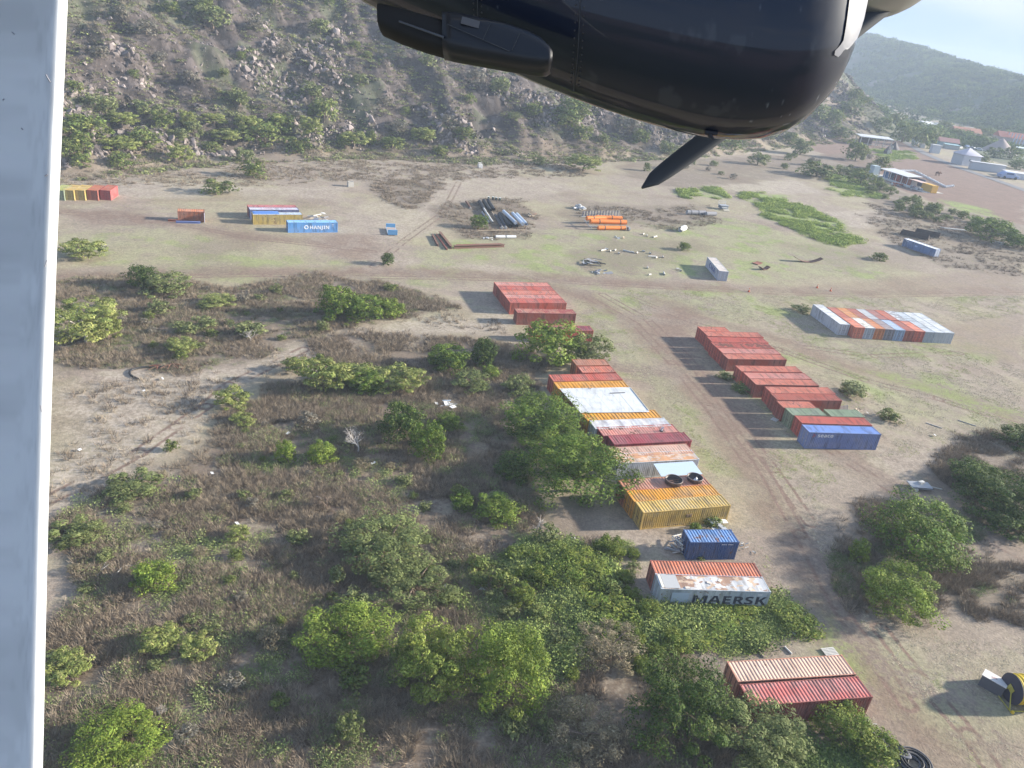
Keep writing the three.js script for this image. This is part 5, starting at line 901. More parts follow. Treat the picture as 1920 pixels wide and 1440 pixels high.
pipe('long grey tank lying at the hill side of the yard', [1288, 398], [1322, 399], 0.75, 0.75, M.grey, { caps: M.steel, bands: [0.2, 0.6] }); pipe('short grey tank right of the long grey tank', [1324, 401], [1342, 401], 0.7, 0.7, M.grey, { caps: M.steel });
{ const r = rng(71), spots = [[1131, 470], [1137, 468], [1144, 472], [1153, 470], [1160, 476], [1175, 472], [1186, 474], [1194, 475], [1207, 472], [1219, 476], [1222, 482], [1230, 484], [1243, 483], [1214, 503], [1218, 516], [1245, 514], [1270, 505], [1276, 508], [1206, 440], [1213, 443], [1228, 445]]; const side = ['left', 'middle', 'right']; spots.forEach(([x, y], i) => { const a = r() * 3, l = i % 5 === 0 ? 2.2 : 0.9, P = gnd(x, y), t = mesh('pipe_piece', merge([rod(V(-Math.cos(a) * l / 2, 0.2, -Math.sin(a) * l / 2), V(Math.cos(a) * l / 2, 0.2, Math.sin(a) * l / 2), 0.2, 0.2, 10, true), rod(V(-Math.cos(a) * l / 2, 0.26, -Math.sin(a) * l / 2), V(Math.cos(a) * l / 2, 0.26, Math.sin(a) * l / 2), 0.17, 0.17, 10, true)]), i % 4 ? M.offWhite : M.offWhite); t.position.copy(P); tag(t, 'broken piece of white pipe on the grass below the orange tanks', 'pipe', 'scattered pieces of white pipe'); }); }
// stepped platform
{ const t = thing('stepped_platform', 'blue-grey metal platform with steps beside the lime creeper', 'platform', gnd(1355, 392), 0.3); part(t, 'deck', [box(3.2, 0.2, 2.6, 0, 1.4, 0)], M.steel); part(t, 'box_body', [box(2.8, 1.0, 2.2, 0, 0.85, 0)], std(rgb(0.20, 0.24, 0.30))); part(t, 'railing', [rod(V(-1.5, 1.5, -1.2), V(-1.5, 2.6, -1.2), 0.06), rod(V(1.3, 1.5, -1.2), V(1.3, 2.6, -1.2), 0.06), rod(V(-1.5, 2.6, -1.2), V(1.3, 2.6, -1.2), 0.06), rod(V(-1.5, 2.05, -1.2), V(1.3, 2.05, -1.2), 0.05)], M.white); for (let i = 0; i < 3; i++) part(t, 'step', [box(2.2, 0.08, 0.7, -0.2, 0.9 - i * 0.35, 1.7 + i * 0.8)], M.offWhite); }
// curved rusty sheets, skips
function curved(label, px, py, len, wid, yaw, sag, m) { const s = new THREE.Shape(), n = 12, top = []; for (let i = 0; i <= n; i++) { const x = (i / n - 0.5) * len, y = sag * Math.pow(Math.abs(i / n - 0.5) * 2, 2) + 0.05; i ? s.lineTo(x, y) : s.moveTo(x, y); top.push([x, y + 0.08]); } for (const [x, y] of top.reverse()) s.lineTo(x, y); const t = mesh('curved_sheet', new THREE.ExtrudeGeometry(s, { depth: wid, bevelEnabled: false }).translate(0, 0, -wid / 2), m); t.position.copy(gnd(px, py)); t.rotation.y = yaw; return tag(t, label, 'sheet'); }
curved('curved rusty steel sheet sagging in the middle, on the far grass', 1513, 491, 9, 1.6, 0.25, 1.3, M.rust); curved('small rusty steel sheet with an upturned end by the lone white container', 1432, 505, 3.4, 1.4, 0.6, 0.7, M.rust); curved('flat rust red sheet left of the upturned one', 1420, 494, 3.2, 1.8, 0.9, 0.12, M.rustRed);
function skip(label, px, py, yaw, L) { const t = thing('rusty_skip', label, 'skip', gnd(px, py), yaw, 'rusty skips behind the lone blue container'); part(t, 'floor', [box(L, 0.2, 3, 0, 0.2, 0)], M.dark); for (const z of [-1.5, 1.5]) part(t, 'side', [box(L, 1.4, 0.12, 0, 0.8, z)], std(rgb(0.055, 0.04, 0.04))); for (const x of [-1, 1]) part(t, 'end', [box(0.12, 1.4, 2.9, x * L / 2, 0.8, 0)], std(rgb(0.07, 0.045, 0.04))); for (let i = 0; i < 6; i++) part(t, 'rib', [box(0.15, 1.5, 0.14, -L / 2 + L * (i + 0.5) / 6, 0.8, 1.58)], M.dark); }
skip('rust black skip directly behind the lone blue container', 1714, 444, -0.5, 9); skip('rust black skip right of the other, further back', 1738, 441, -0.5, 8);
{ const t = thing('plank_stack', 'stack of long white planks near the right edge', 'planks', gnd(1790, 430), 0.05); for (let i = 0; i < 6; i++) part(t, 'plank', [box(11 - (i * 7 % 3), 0.14, 0.35, (i * 5 % 3) * 0.4, 0.1 + Math.floor(i / 3) * 0.18, -0.8 + (i % 3) * 0.75, (i % 2) * 0.03)], i % 2 ? M.white : M.offWhite); part(t, 'brown_plank', [box(11, 0.12, 0.4, 0.5, 0.5, -1.2, 0.05)], M.rust); }
// cones, boxes
for (const [x, y, l] of [[1404, 547, 'orange traffic cone on the dirt road near the lone white container'], [1532, 540, 'orange traffic cone on the road, left of the tight block pair'], [1557, 546, 'orange traffic cone on the road, right of the pair']]) { const t = thing('traffic_cone', l, 'cone', gnd(x, y)); part(t, 'cone', [clean(new THREE.CylinderGeometry(0.05, 0.24, 0.95, 12)).translate(0, 0.5, 0)], std(rgb(0.62, 0.14, 0.05))); part(t, 'base', [box(0.6, 0.05, 0.6, 0, 0.03, 0)], M.rustRed); part(t, 'stripe', [clean(new THREE.CylinderGeometry(0.115, 0.155, 0.18, 12)).translate(0, 0.6, 0)], M.offWhite); }
{ const t = thing('concrete_box', 'open concrete box on the pale soil below the hill', 'concrete box', gnd(657, 350), 0.5); for (const [x, z, a] of [[0, 0.7, 0], [0, -0.7, 0], [0.8, 0, 1], [-0.8, 0, 1]]) part(t, 'wall', [a ? box(0.15, 1.6, 1.4, x, 0.8, z) : box(1.75, 1.6, 0.15, x, 0.8, z)], M.concrete); part(t, 'floor', [box(1.6, 0.1, 1.4, 0, 0.3, 0)], M.dark); }
{ const t = thing('white_kiosk', 'small white concrete block at the foot of the rocky hill', 'kiosk', hillPoint(900, 316), 0.4); part(t, 'body', [box(1.6, 1.6, 1.4, 0, 0.6, 0)], M.white); part(t, 'cap', [box(1.1, 0.7, 1.0, -0.3, 1.7, 0)], M.offWhite); part(t, 'pipe', [rod(V(0.5, 1.3, 0), V(0.5, 2.4, 0), 0.12)], M.steel); }
{ const r = rng(12), spots = [[835, 1102], [903, 1108], [700, 1010], [598, 935], [398, 890], [445, 985], [700, 870], [540, 815], [270, 735], [1240, 965], [1488, 1192], [1752, 818], [1795, 1073], [1690, 1100], [960, 1180], [1075, 1012], [150, 846], [305, 712], [1055, 722], [1392, 1175], [1520, 1340], [1565, 1290]]; spots.forEach(([x, y]) => { const p = gnd(x, y), m = mesh('litter', box(0.35 + r() * 0.4, 0.05, 0.2 + r() * 0.3, 0, 0.1, 0, r() * 3, 0.3), M.white); m.position.copy(p); m.position.y += 0.15; tag(m, 'small white scrap of litter lying on the ground', 'litter', 'scraps of white litter'); }); }

// ---------- the far field and settlement ----------
{
  const vp = (px, py) => gnd(px, py);
  const wall = (c) => std(c, { roughness: 0.9 });
  // asphalt lane, laid as its own strip
  { const P = [[1690, 263], [1712, 275], [1735, 288], [1762, 300], [1800, 315], [1850, 332], [1935, 362]].map(([a, b]) => gnd(a, b)), pos = [], idx = []; const curve = new THREE.CatmullRomCurve3(P), n = 40; for (let i = 0; i <= n; i++) { const p = curve.getPoint(i / n), t = curve.getTangent(i / n), s = V(-t.z, 0, t.x).normalize().multiplyScalar(3.2); for (const k of [-1, 1]) { const q = p.clone().addScaledVector(s, k); pos.push(q.x, height(q.x, q.z) + 0.12, q.z); } if (i < n) { const a = i * 2; idx.push(a, a + 1, a + 2, a + 1, a + 3, a + 2); } } const g = new THREE.BufferGeometry(); g.setAttribute('position', new THREE.Float32BufferAttribute(pos, 3)); g.setIndex(idx); g.computeVertexNormals(); tag(mesh('road', g, std(rgb(0.17, 0.165, 0.175))), 'grey asphalt lane running past the settlement', 'road', null, 'structure'); }
  // workshop compound
  { const a = un(1634, 327), b = un(1740, 362), yaw = Math.atan2(-(b.z - a.z), b.x - a.x), L = a.distanceTo(b), c = a.clone().lerp(b, 0.5); c.y = height(c.x, c.z); const t = thing('workshop', 'long open workshop with a white roof and coloured bays beside the red field', 'workshop', c, yaw);
    part(t, 'floor_slab', [box(L, 0.2, 12, 0, 0.1, -3)], M.concrete); part(t, 'roof', [box(L * 0.5, 0.2, 9, -L * 0.12, 4.4, -4, 0, 0.06)], M.white); part(t, 'back_wall', [box(L * 0.6, 3.8, 0.2, -L * 0.1, 1.9, -8)], std(rgb(0.10, 0.13, 0.22)));
    for (let i = 0; i < 6; i++) part(t, 'post', [box(0.25, 4.2, 0.25, -L * 0.36 + i * L * 0.1, 2.1, 0.3)], M.white);
    [[0.10, 0.20, 0.42], [0.06, 0.08, 0.12], [0.36, 0.08, 0.06], [0.22, 0.07, 0.06], [0.36, 0.12, 0.07], [0.52, 0.44, 0.40]].forEach((q, i) => part(t, 'bay_panel', [box(L * 0.085, 3.2, 0.3, -L * 0.31 + i * L * 0.1, 1.7, -2.2)], std(rgb(...q))));
    part(t, 'yellow_bay', [box(7, 3.4, 3.4, L * 0.42, 1.8, -3)], std(rgb(0.62, 0.36, 0.06))); part(t, 'low_wall', [box(L * 0.6, 0.9, 0.2, L * 0.1, 0.6, 3)], M.white); part(t, 'white_hut', [box(3.5, 4.6, 3.5, -L * 0.5, 2.3, -1)], std(rgb(0.42, 0.50, 0.54))); part(t, 'side_roof', [box(L * 0.24, 0.2, 6, L * 0.22, 3.2, -3.5, 0, -0.05)], std(rgb(0.55, 0.40, 0.36)));
  }
  heap('scrap_heap', 'cluttered machines and drums in the workshop yard', 'scrap', 1700, 352, 14, 4, 1.6, 24, [M.white, M.grey, M.offWhite, M.rustRed], 31, 2, 0.4);
  // row of white painted stones
  { const A = [[1686, 322], [1714, 322], [1772, 352], [1790, 350]]; let k = 0; for (let i = 0; i < A.length - 1; i++) { const n = [9, 20, 5][i]; for (let j = 0; j < n; j++) { const p = gnd(lerp(A[i][0], A[i + 1][0], j / n), lerp(A[i][1], A[i + 1][1], j / n)), m = mesh('white_stone', clean(new THREE.DodecahedronGeometry(0.75, 0)), M.white); m.position.copy(p); m.position.y += 0.45; m.rotation.y = k++; tag(m, 'white boundary stone along the red field behind the workshop', 'stone', 'white stones edging the workshop'); } } }
  function block(name, label, cat, px, py, w, d, h, yaw, wm, roofKind, rm, wins = []) {
    const t = thing(name, label, cat, vp(px, py), yaw); part(t, 'wall', [box(w, h, d, 0, h / 2, 0)], wm);
    if (roofKind === 'hip') { const g = clean(new THREE.ConeGeometry(1, 1, 4)).rotateY(Math.PI / 4).scale((w + 1.6) * 0.707, w * 0.32, (d + 1.6) * 0.707).translate(0, h + w * 0.16, 0); part(t, 'roof', [g], rm); }
    else if (roofKind === 'gable') { const s = new THREE.Shape([new THREE.Vector2(-d / 2 - 0.6, h - 0.1), new THREE.Vector2(d / 2 + 0.6, h - 0.1), new THREE.Vector2(0, h + d * 0.3)]); part(t, 'roof', [clean(new THREE.ExtrudeGeometry(s, { depth: w + 1, bevelEnabled: false })).translate(0, 0, -w / 2 - 0.5).rotateY(Math.PI / 2)], rm); }
    else part(t, 'roof', [box(w + 0.8, 0.25, d + 0.8, 0, h + 0.13, 0)], rm);
    for (const [x, y, ww, hh] of wins) { const f = part(t, 'window', [box(ww + 0.3, hh + 0.3, 0.1, x, y, d / 2 + 0.03)], M.offWhite); part(f, 'pane', [box(ww, hh, 0.06, x, y, d / 2 + 0.07)], M.navy); }
    return t;
  }
  block('house', 'white house with a grey pyramid roof beside the lane', 'house', 1808, 309, 13, 10, 6.5, 0.25, wall(rgb(0.50, 0.52, 0.57)), 'hip', std(rgb(0.36, 0.36, 0.44)), [[-1.5, 3.6, 1.3, 1.2], [3.0, 3.2, 2.2, 1.2]]);
  block('trailer_box', 'long white box trailer right of the pyramid roofed house', 'trailer', 1848, 321, 20, 3.4, 4.6, -0.12, wall(rgb(0.46, 0.48, 0.52)), 'flat', M.white);
  block('wall_panel', 'blank white shed wall left of the pyramid roofed house', 'shed', 1751, 287, 6.5, 3, 5.5, 0.2, wall(rgb(0.48, 0.51, 0.56)), 'flat', M.white);
  block('gate_hut', 'tiny white hut where the lane starts', 'hut', 1714, 272, 3.4, 3, 5, 0.2, wall(rgb(0.46, 0.48, 0.52)), 'flat', M.white); block('gate_block', 'low white block right of the tiny hut on the lane', 'hut', 1728, 277, 3, 2.4, 2.6, 0.2, wall(rgb(0.66, 0.66, 0.66)), 'flat', M.white);
  { const t = thing('open_shed', 'open sided shed with a pale flat roof under the spur', 'shed', vp(1635, 274), 0.1); part(t, 'roof', [box(24, 0.4, 9, 0, 6.2, 0, 0, 0.08)], M.dirtyWhite); for (let i = 0; i < 5; i++) for (const z of [-3.8, 3.8]) part(t, 'post', [box(0.4, 6, 0.4, -11 + i * 5.5, 3, z)], M.offWhite); part(t, 'back_wall', [box(10, 4.6, 0.3, -4, 2.3, -3.5)], std(rgb(0.14, 0.11, 0.11))); part(t, 'rail', [box(22, 0.3, 0.2, 0, 1.4, 3.9)], M.offWhite); }
  for (const [x, y, l] of [[1664, 288, 'dark pointed hut in front of the open shed, nearer one'], [1676, 280, 'dark pointed hut in front of the open shed, further one']]) { const t = thing('pointed_hut', l, 'hut', vp(x, y), x); part(t, 'roof', [clean(new THREE.ConeGeometry(4.2, 5.6, 4)).translate(0, 2.8, 0)], std(rgb(0.07, 0.06, 0.065))); part(t, 'gable', [box(1.6, 2.6, 0.2, 2.4, 1.3, 2.4, 0.8)], M.offWhite); }
  function car(px, py, label, body, yaw, s = 1) { const t = thing('parked_car', label, 'car', vp(px, py), yaw, 'vehicles by the settlement'); t.scale.setScalar(s); const p = new THREE.Shape([[-2.1, 0.35], [2.1, 0.35], [2.15, 0.8], [1.3, 0.95], [0.8, 1.45], [-1.2, 1.5], [-1.75, 0.98], [-2.15, 0.9]].map(([x, y]) => new THREE.Vector2(x, y))); mesh('body', new THREE.ExtrudeGeometry(p, { depth: 1.6, bevelEnabled: true, bevelSize: 0.06, bevelThickness: 0.06, bevelSegments: 1 }).translate(0, 0, -0.8), body, t); part(t, 'window', [box(1.7, 0.38, 1.76, -0.2, 1.2, 0)], M.navy); for (const x of [-1.35, 1.35]) for (const z of [-0.85, 0.85]) part(t, 'wheel', [rod(V(x, 0.32, z - 0.1), V(x, 0.32, z + 0.1), 0.33, 0.33, 12)], M.black); }
  car(1888, 335, 'blue-grey pickup parked beside the lane at the right edge', std(rgb(0.30, 0.38, 0.58)), 0.1, 2.6);
  const cols = [M.white, M.offWhite, M.silver, M.steel]; const carSpots = [[1790, 276], [1799, 279], [1812, 277], [1822, 280], [1834, 282], [1820, 274], [1842, 277], [1804, 272], [1834, 272]]; carSpots.forEach(([x, y], i) => car(x, y, 'pale parked car in the lot behind the pyramid roofed house', cols[i % 4], i * 0.7, 1.35));
  block('house', 'low house with a salmon roof behind the blank shed wall', 'house', 1775, 274, 14, 9, 3.5, -0.2, wall(rgb(0.30, 0.42, 0.46)), 'gable', std(rgb(0.50, 0.26, 0.22)), [[-3, 1.8, 1.4, 1.2], [2, 1.8, 1.4, 1.2]]);
  block('house', 'low teal roofed house just right of the salmon roof', 'house', 1782, 279, 10, 8, 3, -0.2, wall(rgb(0.4, 0.42, 0.42)), 'flat', std(rgb(0.28, 0.44, 0.48)));
  block('house', 'white roofed house among the trees below the far hill, left', 'house', 1733, 241, 12, 9, 4, 0.3, wall(rgb(0.6, 0.6, 0.6)), 'gable', M.white); block('house', 'white roofed house among the trees below the far hill, right', 'house', 1753, 243, 11, 8, 4, -0.2, wall(rgb(0.6, 0.6, 0.6)), 'gable', M.white);
  block('house', 'long terracotta roofed building near the dark wood', 'house', 1808, 255, 24, 12, 4, 0, wall(rgb(0.5, 0.4, 0.35)), 'gable', std(rgb(0.45, 0.20, 0.13))); block('house', 'red roofed building at the right below the dark wood', 'house', 1893, 268, 26, 14, 5, -0.1, wall(rgb(0.45, 0.35, 0.32)), 'gable', std(rgb(0.40, 0.14, 0.10))); block('house', 'pale blue flat roofed building at the right edge', 'house', 1893, 283, 24, 12, 3.5, -0.1, wall(rgb(0.5, 0.52, 0.56)), 'flat', std(rgb(0.60, 0.68, 0.76))); block('house', 'white flat roofed building at the right edge behind the pickup', 'house', 1915, 335, 20, 9, 3, -0.15, wall(rgb(0.6, 0.6, 0.62)), 'flat', M.white);
  { const m = mesh('gravel_heap', clean(new THREE.ConeGeometry(14, 11, 14, 3)).translate(0, 5, 0), std(rgb(0.34, 0.27, 0.25))); m.position.copy(vp(1872, 285)); tag(m, 'brown heap of gravel before the red roofed building', 'gravel heap'); }
  for (let i = 0; i < 11; i++) { const m = mesh('fence_post', box(0.6, 9, 0.6, 0, 4.5, 0), M.silver); m.position.copy(vp(1868 + i * 6, 264 + i * 1.2)); tag(m, 'tall pale post in the row before the dark wood', 'post', 'tall posts at the right edge'); }
  { const t = thing('cattle', 'brown cow standing on the red field', 'cow', vp(1757, 330), 0.3), r = std(rgb(0.14, 0.075, 0.05)); t.scale.setScalar(1.7); part(t, 'body', [clean(new THREE.SphereGeometry(0.5, 10, 8)).scale(1.7, 0.8, 0.75).translate(0, 1.15, 0), rod(V(0.7, 1.3, 0), V(1.15, 1.15, 0), 0.24, 0.18), clean(new THREE.SphereGeometry(0.2, 8, 6)).scale(1.6, 0.9, 0.9).translate(1.3, 1.0, 0), ...[[-0.6, -0.22], [-0.6, 0.22], [0.55, -0.22], [0.55, 0.22]].map(([x, z]) => rod(V(x, 0, z), V(x, 1.1, z), 0.07, 0.14, 6)), rod(V(-0.85, 1.3, 0), V(-0.95, 0.6, 0), 0.04)], r); }
  const vt = [[1690, 268, 46, 44, 'dark round tree at the tip of the spur, nearest the lane'], [1676, 250, 40, 40, 'green tree high at the tip of the spur'], [1706, 262, 34, 34, 'green tree right at the tip of the spur'], [1728, 278, 42, 46, 'tall dark tree left of the blank shed wall'], [1745, 268, 34, 34, 'dark tree behind the blank shed wall'], [1862, 296, 34, 24, 'round dark tree behind the long white trailer'], [1895, 300, 44, 26, 'dark tree right of the round one behind the trailer'], [1790, 262, 36, 22, 'grove of trees between the settlement houses'], [1905, 318, 40, 22, 'bush behind the blue-grey pickup'], [1840, 307, 36, 14, 'low bushes between house and trailer'], [1650, 320, 40, 30, 'bush at the left end of the workshop'], [1612, 348, 50, 28, 'dark bush below the workshop slope'], [1580, 330, 40, 22, 'olive bush left of the workshop slope'], [1725, 250, 40, 22, 'hazy tree by the white roofed houses'], [1770, 248, 40, 20, 'hazy tree right of the white roofed houses'], [1840, 258, 40, 18, 'hazy tree before the terracotta roof']];
  for (const [x, y, w, h, l] of vt) tree(l.includes('olive') ? 'smallOlive' : 'small', x, y, w, h, l, { min: 0.5, bush: false });
}

// ---------- the aeroplane the picture is taken from ----------
{
  const fwd = ray(960, 720), right = V(1, 0, 0).transformDirection(CM), up = V(0, 1, 0).transformDirection(CM);
  const O = V(0, 53, -3), at = (px, py, d) => camera.position.clone().addScaledVector(fwd, d).addScaledVector(right, (px - 960) / FOCAL * d).addScaledVector(up, -(py - 720) / FOCAL * d).sub(O);
  const plane = thing('airplane', 'black engine pod, propeller and pale wing strut of a small aeroplane', 'airplane', O);
  function loft(S, seg, pw = 1, cap = true) {   // S: [centre, half axis a, half axis b]
    const P = [], U = [], I = [], n = S.length; S.forEach(([c, a, b], i) => { for (let k = 0; k <= seg; k++) { const t = k / seg * Math.PI * 2, x = Math.cos(t), y = Math.sin(t), p = c.clone().addScaledVector(a, Math.sign(x) * Math.pow(Math.abs(x), pw)).addScaledVector(b, Math.sign(y) * Math.pow(Math.abs(y), pw)); P.push(p.x, p.y, p.z); U.push(i / (n - 1), k / seg); } });
    for (let i = 0; i + 1 < n; i++) for (let k = 0; k < seg; k++) { const a = i * (seg + 1) + k, b = a + 1, d = a + seg + 1, e = d + 1; I.push(a, d, b, b, d, e); }
    if (cap) for (const [i, f] of [[0, 1], [n - 1, 0]]) { const c = P.length / 3, q = S[i][0]; P.push(q.x, q.y, q.z); U.push(i ? 1 : 0, 0.5); for (let k = 0; k < seg; k++) { const a = i * (seg + 1) + k; f ? I.push(c, a, a + 1) : I.push(c, a + 1, a); } }
    const g = new THREE.BufferGeometry(); g.setAttribute('position', new THREE.Float32BufferAttribute(P, 3)); g.setAttribute('uv', new THREE.Float32BufferAttribute(U, 2)); g.setIndex(I); g.computeVertexNormals(); return g;
  }
  const scuff = tex(512, 256, (u, v, o) => { const a = fbm(u * 30, v * 22, 4), b = fbm(u * 6, v * 40 + 7, 3), s = sst(0.66, 0.74, a) * 0.018 + sst(0.68, 0.8, b) * 0.012 + sst(0.93, 0.96, vn(u * 170, v * 120)) * 0.16 * sst(0.5, 0.7, fbm(u * 8, v * 8, 2)); o[0] = 0.006 + s * 0.9; o[1] = 0.011 + s * 0.95; o[2] = 0.027 + s; });  // bluish base colour stands in for sky reflected in the black paint
  const black = new THREE.MeshPhysicalMaterial({ map: scuff, roughness: 0.5, specularIntensity: 0.35, clearcoat: 0.7, clearcoatRoughness: 0.035, side: THREE.DoubleSide });
  // engine pod
  const bot = [[520, -110], [600, -58], [690, 0], [760, 30], [840, 66], [920, 104], [1000, 141], [1100, 180], [1200, 213], [1300, 241], [1380, 253], [1450, 250], [1500, 236], [1550, 203], [1580, 160], [1600, 108], [1613, 50], [1620, -10], [1622, -90]];
  const topv = (x) => x < 1300 ? lerp(-300, -420, (x - 520) / 780) : -420 + 330 * Math.pow((x - 1300) / 322, 4);
  const ip = (T, x) => { for (let i = 0; i + 1 < T.length; i++) if (x <= T[i + 1][0]) return lerp(T[i][1], T[i + 1][1], (x - T[i][0]) / (T[i + 1][0] - T[i][0])); return T[T.length - 1][1]; };
  const xs = []; for (let x = 520; x < 1560; x += 40) xs.push(x); for (const x of [1560, 1572, 1582, 1590, 1597, 1603, 1608, 1612, 1616, 1619, 1621]) xs.push(x);
  const Dn = 3.7, bs = (x) => ip(bot, x - 14) * 0.25 + ip(bot, x) * 0.5 + ip(bot, Math.min(1622, x + 14)) * 0.25;
  const slice = (x0, off = 0) => { const x = x0; const b = (x > 1590 ? ip(bot, x) : bs(x)), t = topv(x), hp = Math.max(3, (b - t) / 2), c = at(x - 17 * sst(1430, 1612, x), (b + t) / 2, Dn), h = hp / FOCAL * Dn + off, dep = 0.52 * Math.pow(clamp(hp / 336), 0.7) + off; return [c, up.clone().multiplyScalar(-h), fwd.clone().multiplyScalar(-dep)]; };
  const pod = mesh('engine_nacelle', loft(xs.map((x) => slice(x)), 64, 0.86), black, plane);
  { // patch of pale bare paint on the nose
    const P = [], I = [], nu = 16, nv = 26; const r = (x, f) => { const [c, a, b] = slice(x, 0.0015), y0 = f; const k = y0 * Math.PI / 2, cx = Math.cos(k), sx = Math.sin(k); return c.clone().addScaledVector(a, Math.pow(cx, 0.86)).addScaledVector(b, Math.pow(sx, 0.86)); };
    for (let j = 0; j <= nv; j++) for (let i = 0; i <= nu; i++) { const v = j / nv, wob = 6 * vn(v * 7, 3) + (v < 0.13 ? -10 * Math.sin(v / 0.13 * Math.PI) : 0) , x0 = 1528 + wob * 1.5 - 4 * v, x = lerp(x0, 1611, i / nu), p = r(x, 0.45 + 0.52 * v + 0.03 * vn(i * 0.4, 9)); P.push(p.x, p.y, p.z); if (i < nu && j < nv) { const a = j * (nu + 1) + i; I.push(a, a + 1, a + nu + 1, a + 1, a + nu + 2, a + nu + 1); } }
    const g = new THREE.BufferGeometry(); g.setAttribute('position', new THREE.Float32BufferAttribute(P, 3)); g.setIndex(I); g.computeVertexNormals(); mesh('nose_patch', g, std(rgb(0.15, 0.155, 0.185), { roughness: 0.55 }), pod);
  }
  for (const x of [1075, 900]) { const [c, a, b] = slice(x, 0.003), pts = []; for (let k = 0; k <= 30; k++) { const t = k / 30 * Math.PI, cx = Math.cos(t), sx = Math.sin(t); pts.push(c.clone().addScaledVector(a, Math.sign(cx) * Math.pow(Math.abs(cx), 0.86)).addScaledVector(b, Math.pow(sx, 0.86))); } mesh('panel_seam', new THREE.TubeGeometry(new THREE.CatmullRomCurve3(pts), 60, 0.0028, 4), std(rgb(0.05, 0.055, 0.065)), pod); }
  { const dots = []; for (const x of [1068, 1082, 893, 907]) { const [c, a, b] = slice(x, 0.001); for (let k = 2; k < 26; k++) { const t = k / 50 * Math.PI, q = c.clone().addScaledVector(a, Math.pow(Math.cos(t), 0.86)).addScaledVector(b, Math.pow(Math.sin(t), 0.86)); dots.push(clean(new THREE.SphereGeometry(0.0045, 5, 4)).translate(q.x, q.y, q.z)); } } mesh('fasteners', merge(dots), std(rgb(0.05, 0.05, 0.055), { roughness: 0.4 }), pod); }
  { const p = at(1330, 252, 3.7), q = at(1338, 262, 3.7); mesh('drain_mast', merge([rod(p, q, 0.012, 0.006), rod(at(1322, 248, 3.7), at(1345, 250, 3.7), 0.012)]), std(rgb(0.04, 0.04, 0.05)), pod); }
  // exhaust fairing and stub
  const df = 3.24, fair = [[832, 30, 106], [850, 30, 110], [900, 40, 119], [950, 52, 128], [990, 66, 134], [1012, 78, 137], [1026, 92, 135], [1034, 106, 128]].map(([x, t, b]) => [at(x, (t + b) / 2, df), up.clone().multiplyScalar(-(b - t) / 2 / FOCAL * df), fwd.clone().multiplyScalar(-0.085)]);
  const fairing = mesh('exhaust_fairing', loft(fair, 32, 0.62), new THREE.MeshPhysicalMaterial({ color: rgb(0.016, 0.018, 0.025), roughness: 0.5, specularIntensity: 0.5, clearcoat: 0.3, side: THREE.DoubleSide }), plane);
  for (const x of [862, 930, 985]) { const s = fair.findIndex((q, i) => i && [832, 850, 900, 950, 990, 1012, 1026, 1034][i] >= x); const [c, a, b] = fair[s]; void c; void a; void b; }
  mesh('fairing_seam', merge([rod(at(838, 45, 3.145), at(955, 96, 3.145), 0.0018, 0.0018, 5), rod(at(921, 42, 3.153), at(906, 74, 3.153), 0.002, 0.002, 5), rod(at(975, 62, 3.153), at(960, 94, 3.153), 0.002, 0.002, 5)]), std(rgb(0.05, 0.055, 0.065)), fairing);
  mesh('worn_patch', merge([box(0.075, 0.03, 0.002)]).applyMatrix4(new THREE.Matrix4().makeBasis(right, up, fwd.clone().negate())).rotateZ(-0.25).translate(...at(882, 42, 3.15).toArray()), std(rgb(0.10, 0.10, 0.11)), fairing);
  const stub = [[712, 14, 56], [716, 13, 62], [750, 20, 78], [800, 34, 96], [836, 44, 106]].map(([x, t, b]) => [at(x, (t + b) / 2, df), up.clone().multiplyScalar(-(b - t) / 2 / FOCAL * df), fwd.clone().multiplyScalar(-0.07)]);
  const st = mesh('exhaust_stub', loft(stub, 28, 0.75, false), std(rgb(0.006, 0.006, 0.008), { roughness: 0.7 }), plane);
  mesh('stub_seam', rod(at(748, 40, 3.155), at(832, 70, 3.155), 0.004, 0.005, 6), std(rgb(0.07, 0.08, 0.10), { roughness: 0.4 }), st);
  mesh('stub_lining', loft(stub.map(([c, a, b]) => [c, a.clone().multiplyScalar(0.93), b.clone().multiplyScalar(0.93)]), 28, 0.75, false), std(rgb(0.01, 0.01, 0.01)), st);
  // propeller at rest: spinner and two blades
  const prop = new THREE.Group(); prop.name = 'propeller'; plane.add(prop); const dp = 4.5, sc = dp / FOCAL;
  mesh('spinner', new THREE.SphereGeometry(1, 40, 24).scale(150 * sc, 116 * sc, 116 * sc).applyMatrix4(new THREE.Matrix4().makeBasis(right, up, fwd.clone().negate())).translate(...at(1630, -88, dp).toArray()), new THREE.MeshPhysicalMaterial({ color: rgb(0.42, 0.43, 0.42), metalness: 0.75, roughness: 0.28 }), prop);
  const bladeMat = std(rgb(0.055, 0.06, 0.07), { roughness: 0.7 });
  const blade = (x1, y1) => { const n = 16, S = [], root = [1560, 90]; for (let i = 0; i <= n; i++) { const t = i / n, x = lerp(root[0], x1, t), y = lerp(root[1], y1, t), dx = x1 - root[0], dy = y1 - root[1], l = Math.hypot(dx, dy), w = lerp(15, 20, Math.sin(t * Math.PI)) * Math.sqrt(Math.max(0.02, 1 - Math.pow(t, 22))), tw = 0.9 - 0.5 * t; const side = right.clone().multiplyScalar(-dy / l).addScaledVector(up, -dx / l); S.push([at(x, y, dp), side.clone().multiplyScalar(w * sc), fwd.clone().multiplyScalar(0.018 + 0.02 * (1 - t))]); void tw; } return loft(S, 16, 1); };
  mesh('blade', blade(1204, 352), bladeMat, prop); mesh('blade', blade(1990, -260), bladeMat, prop);
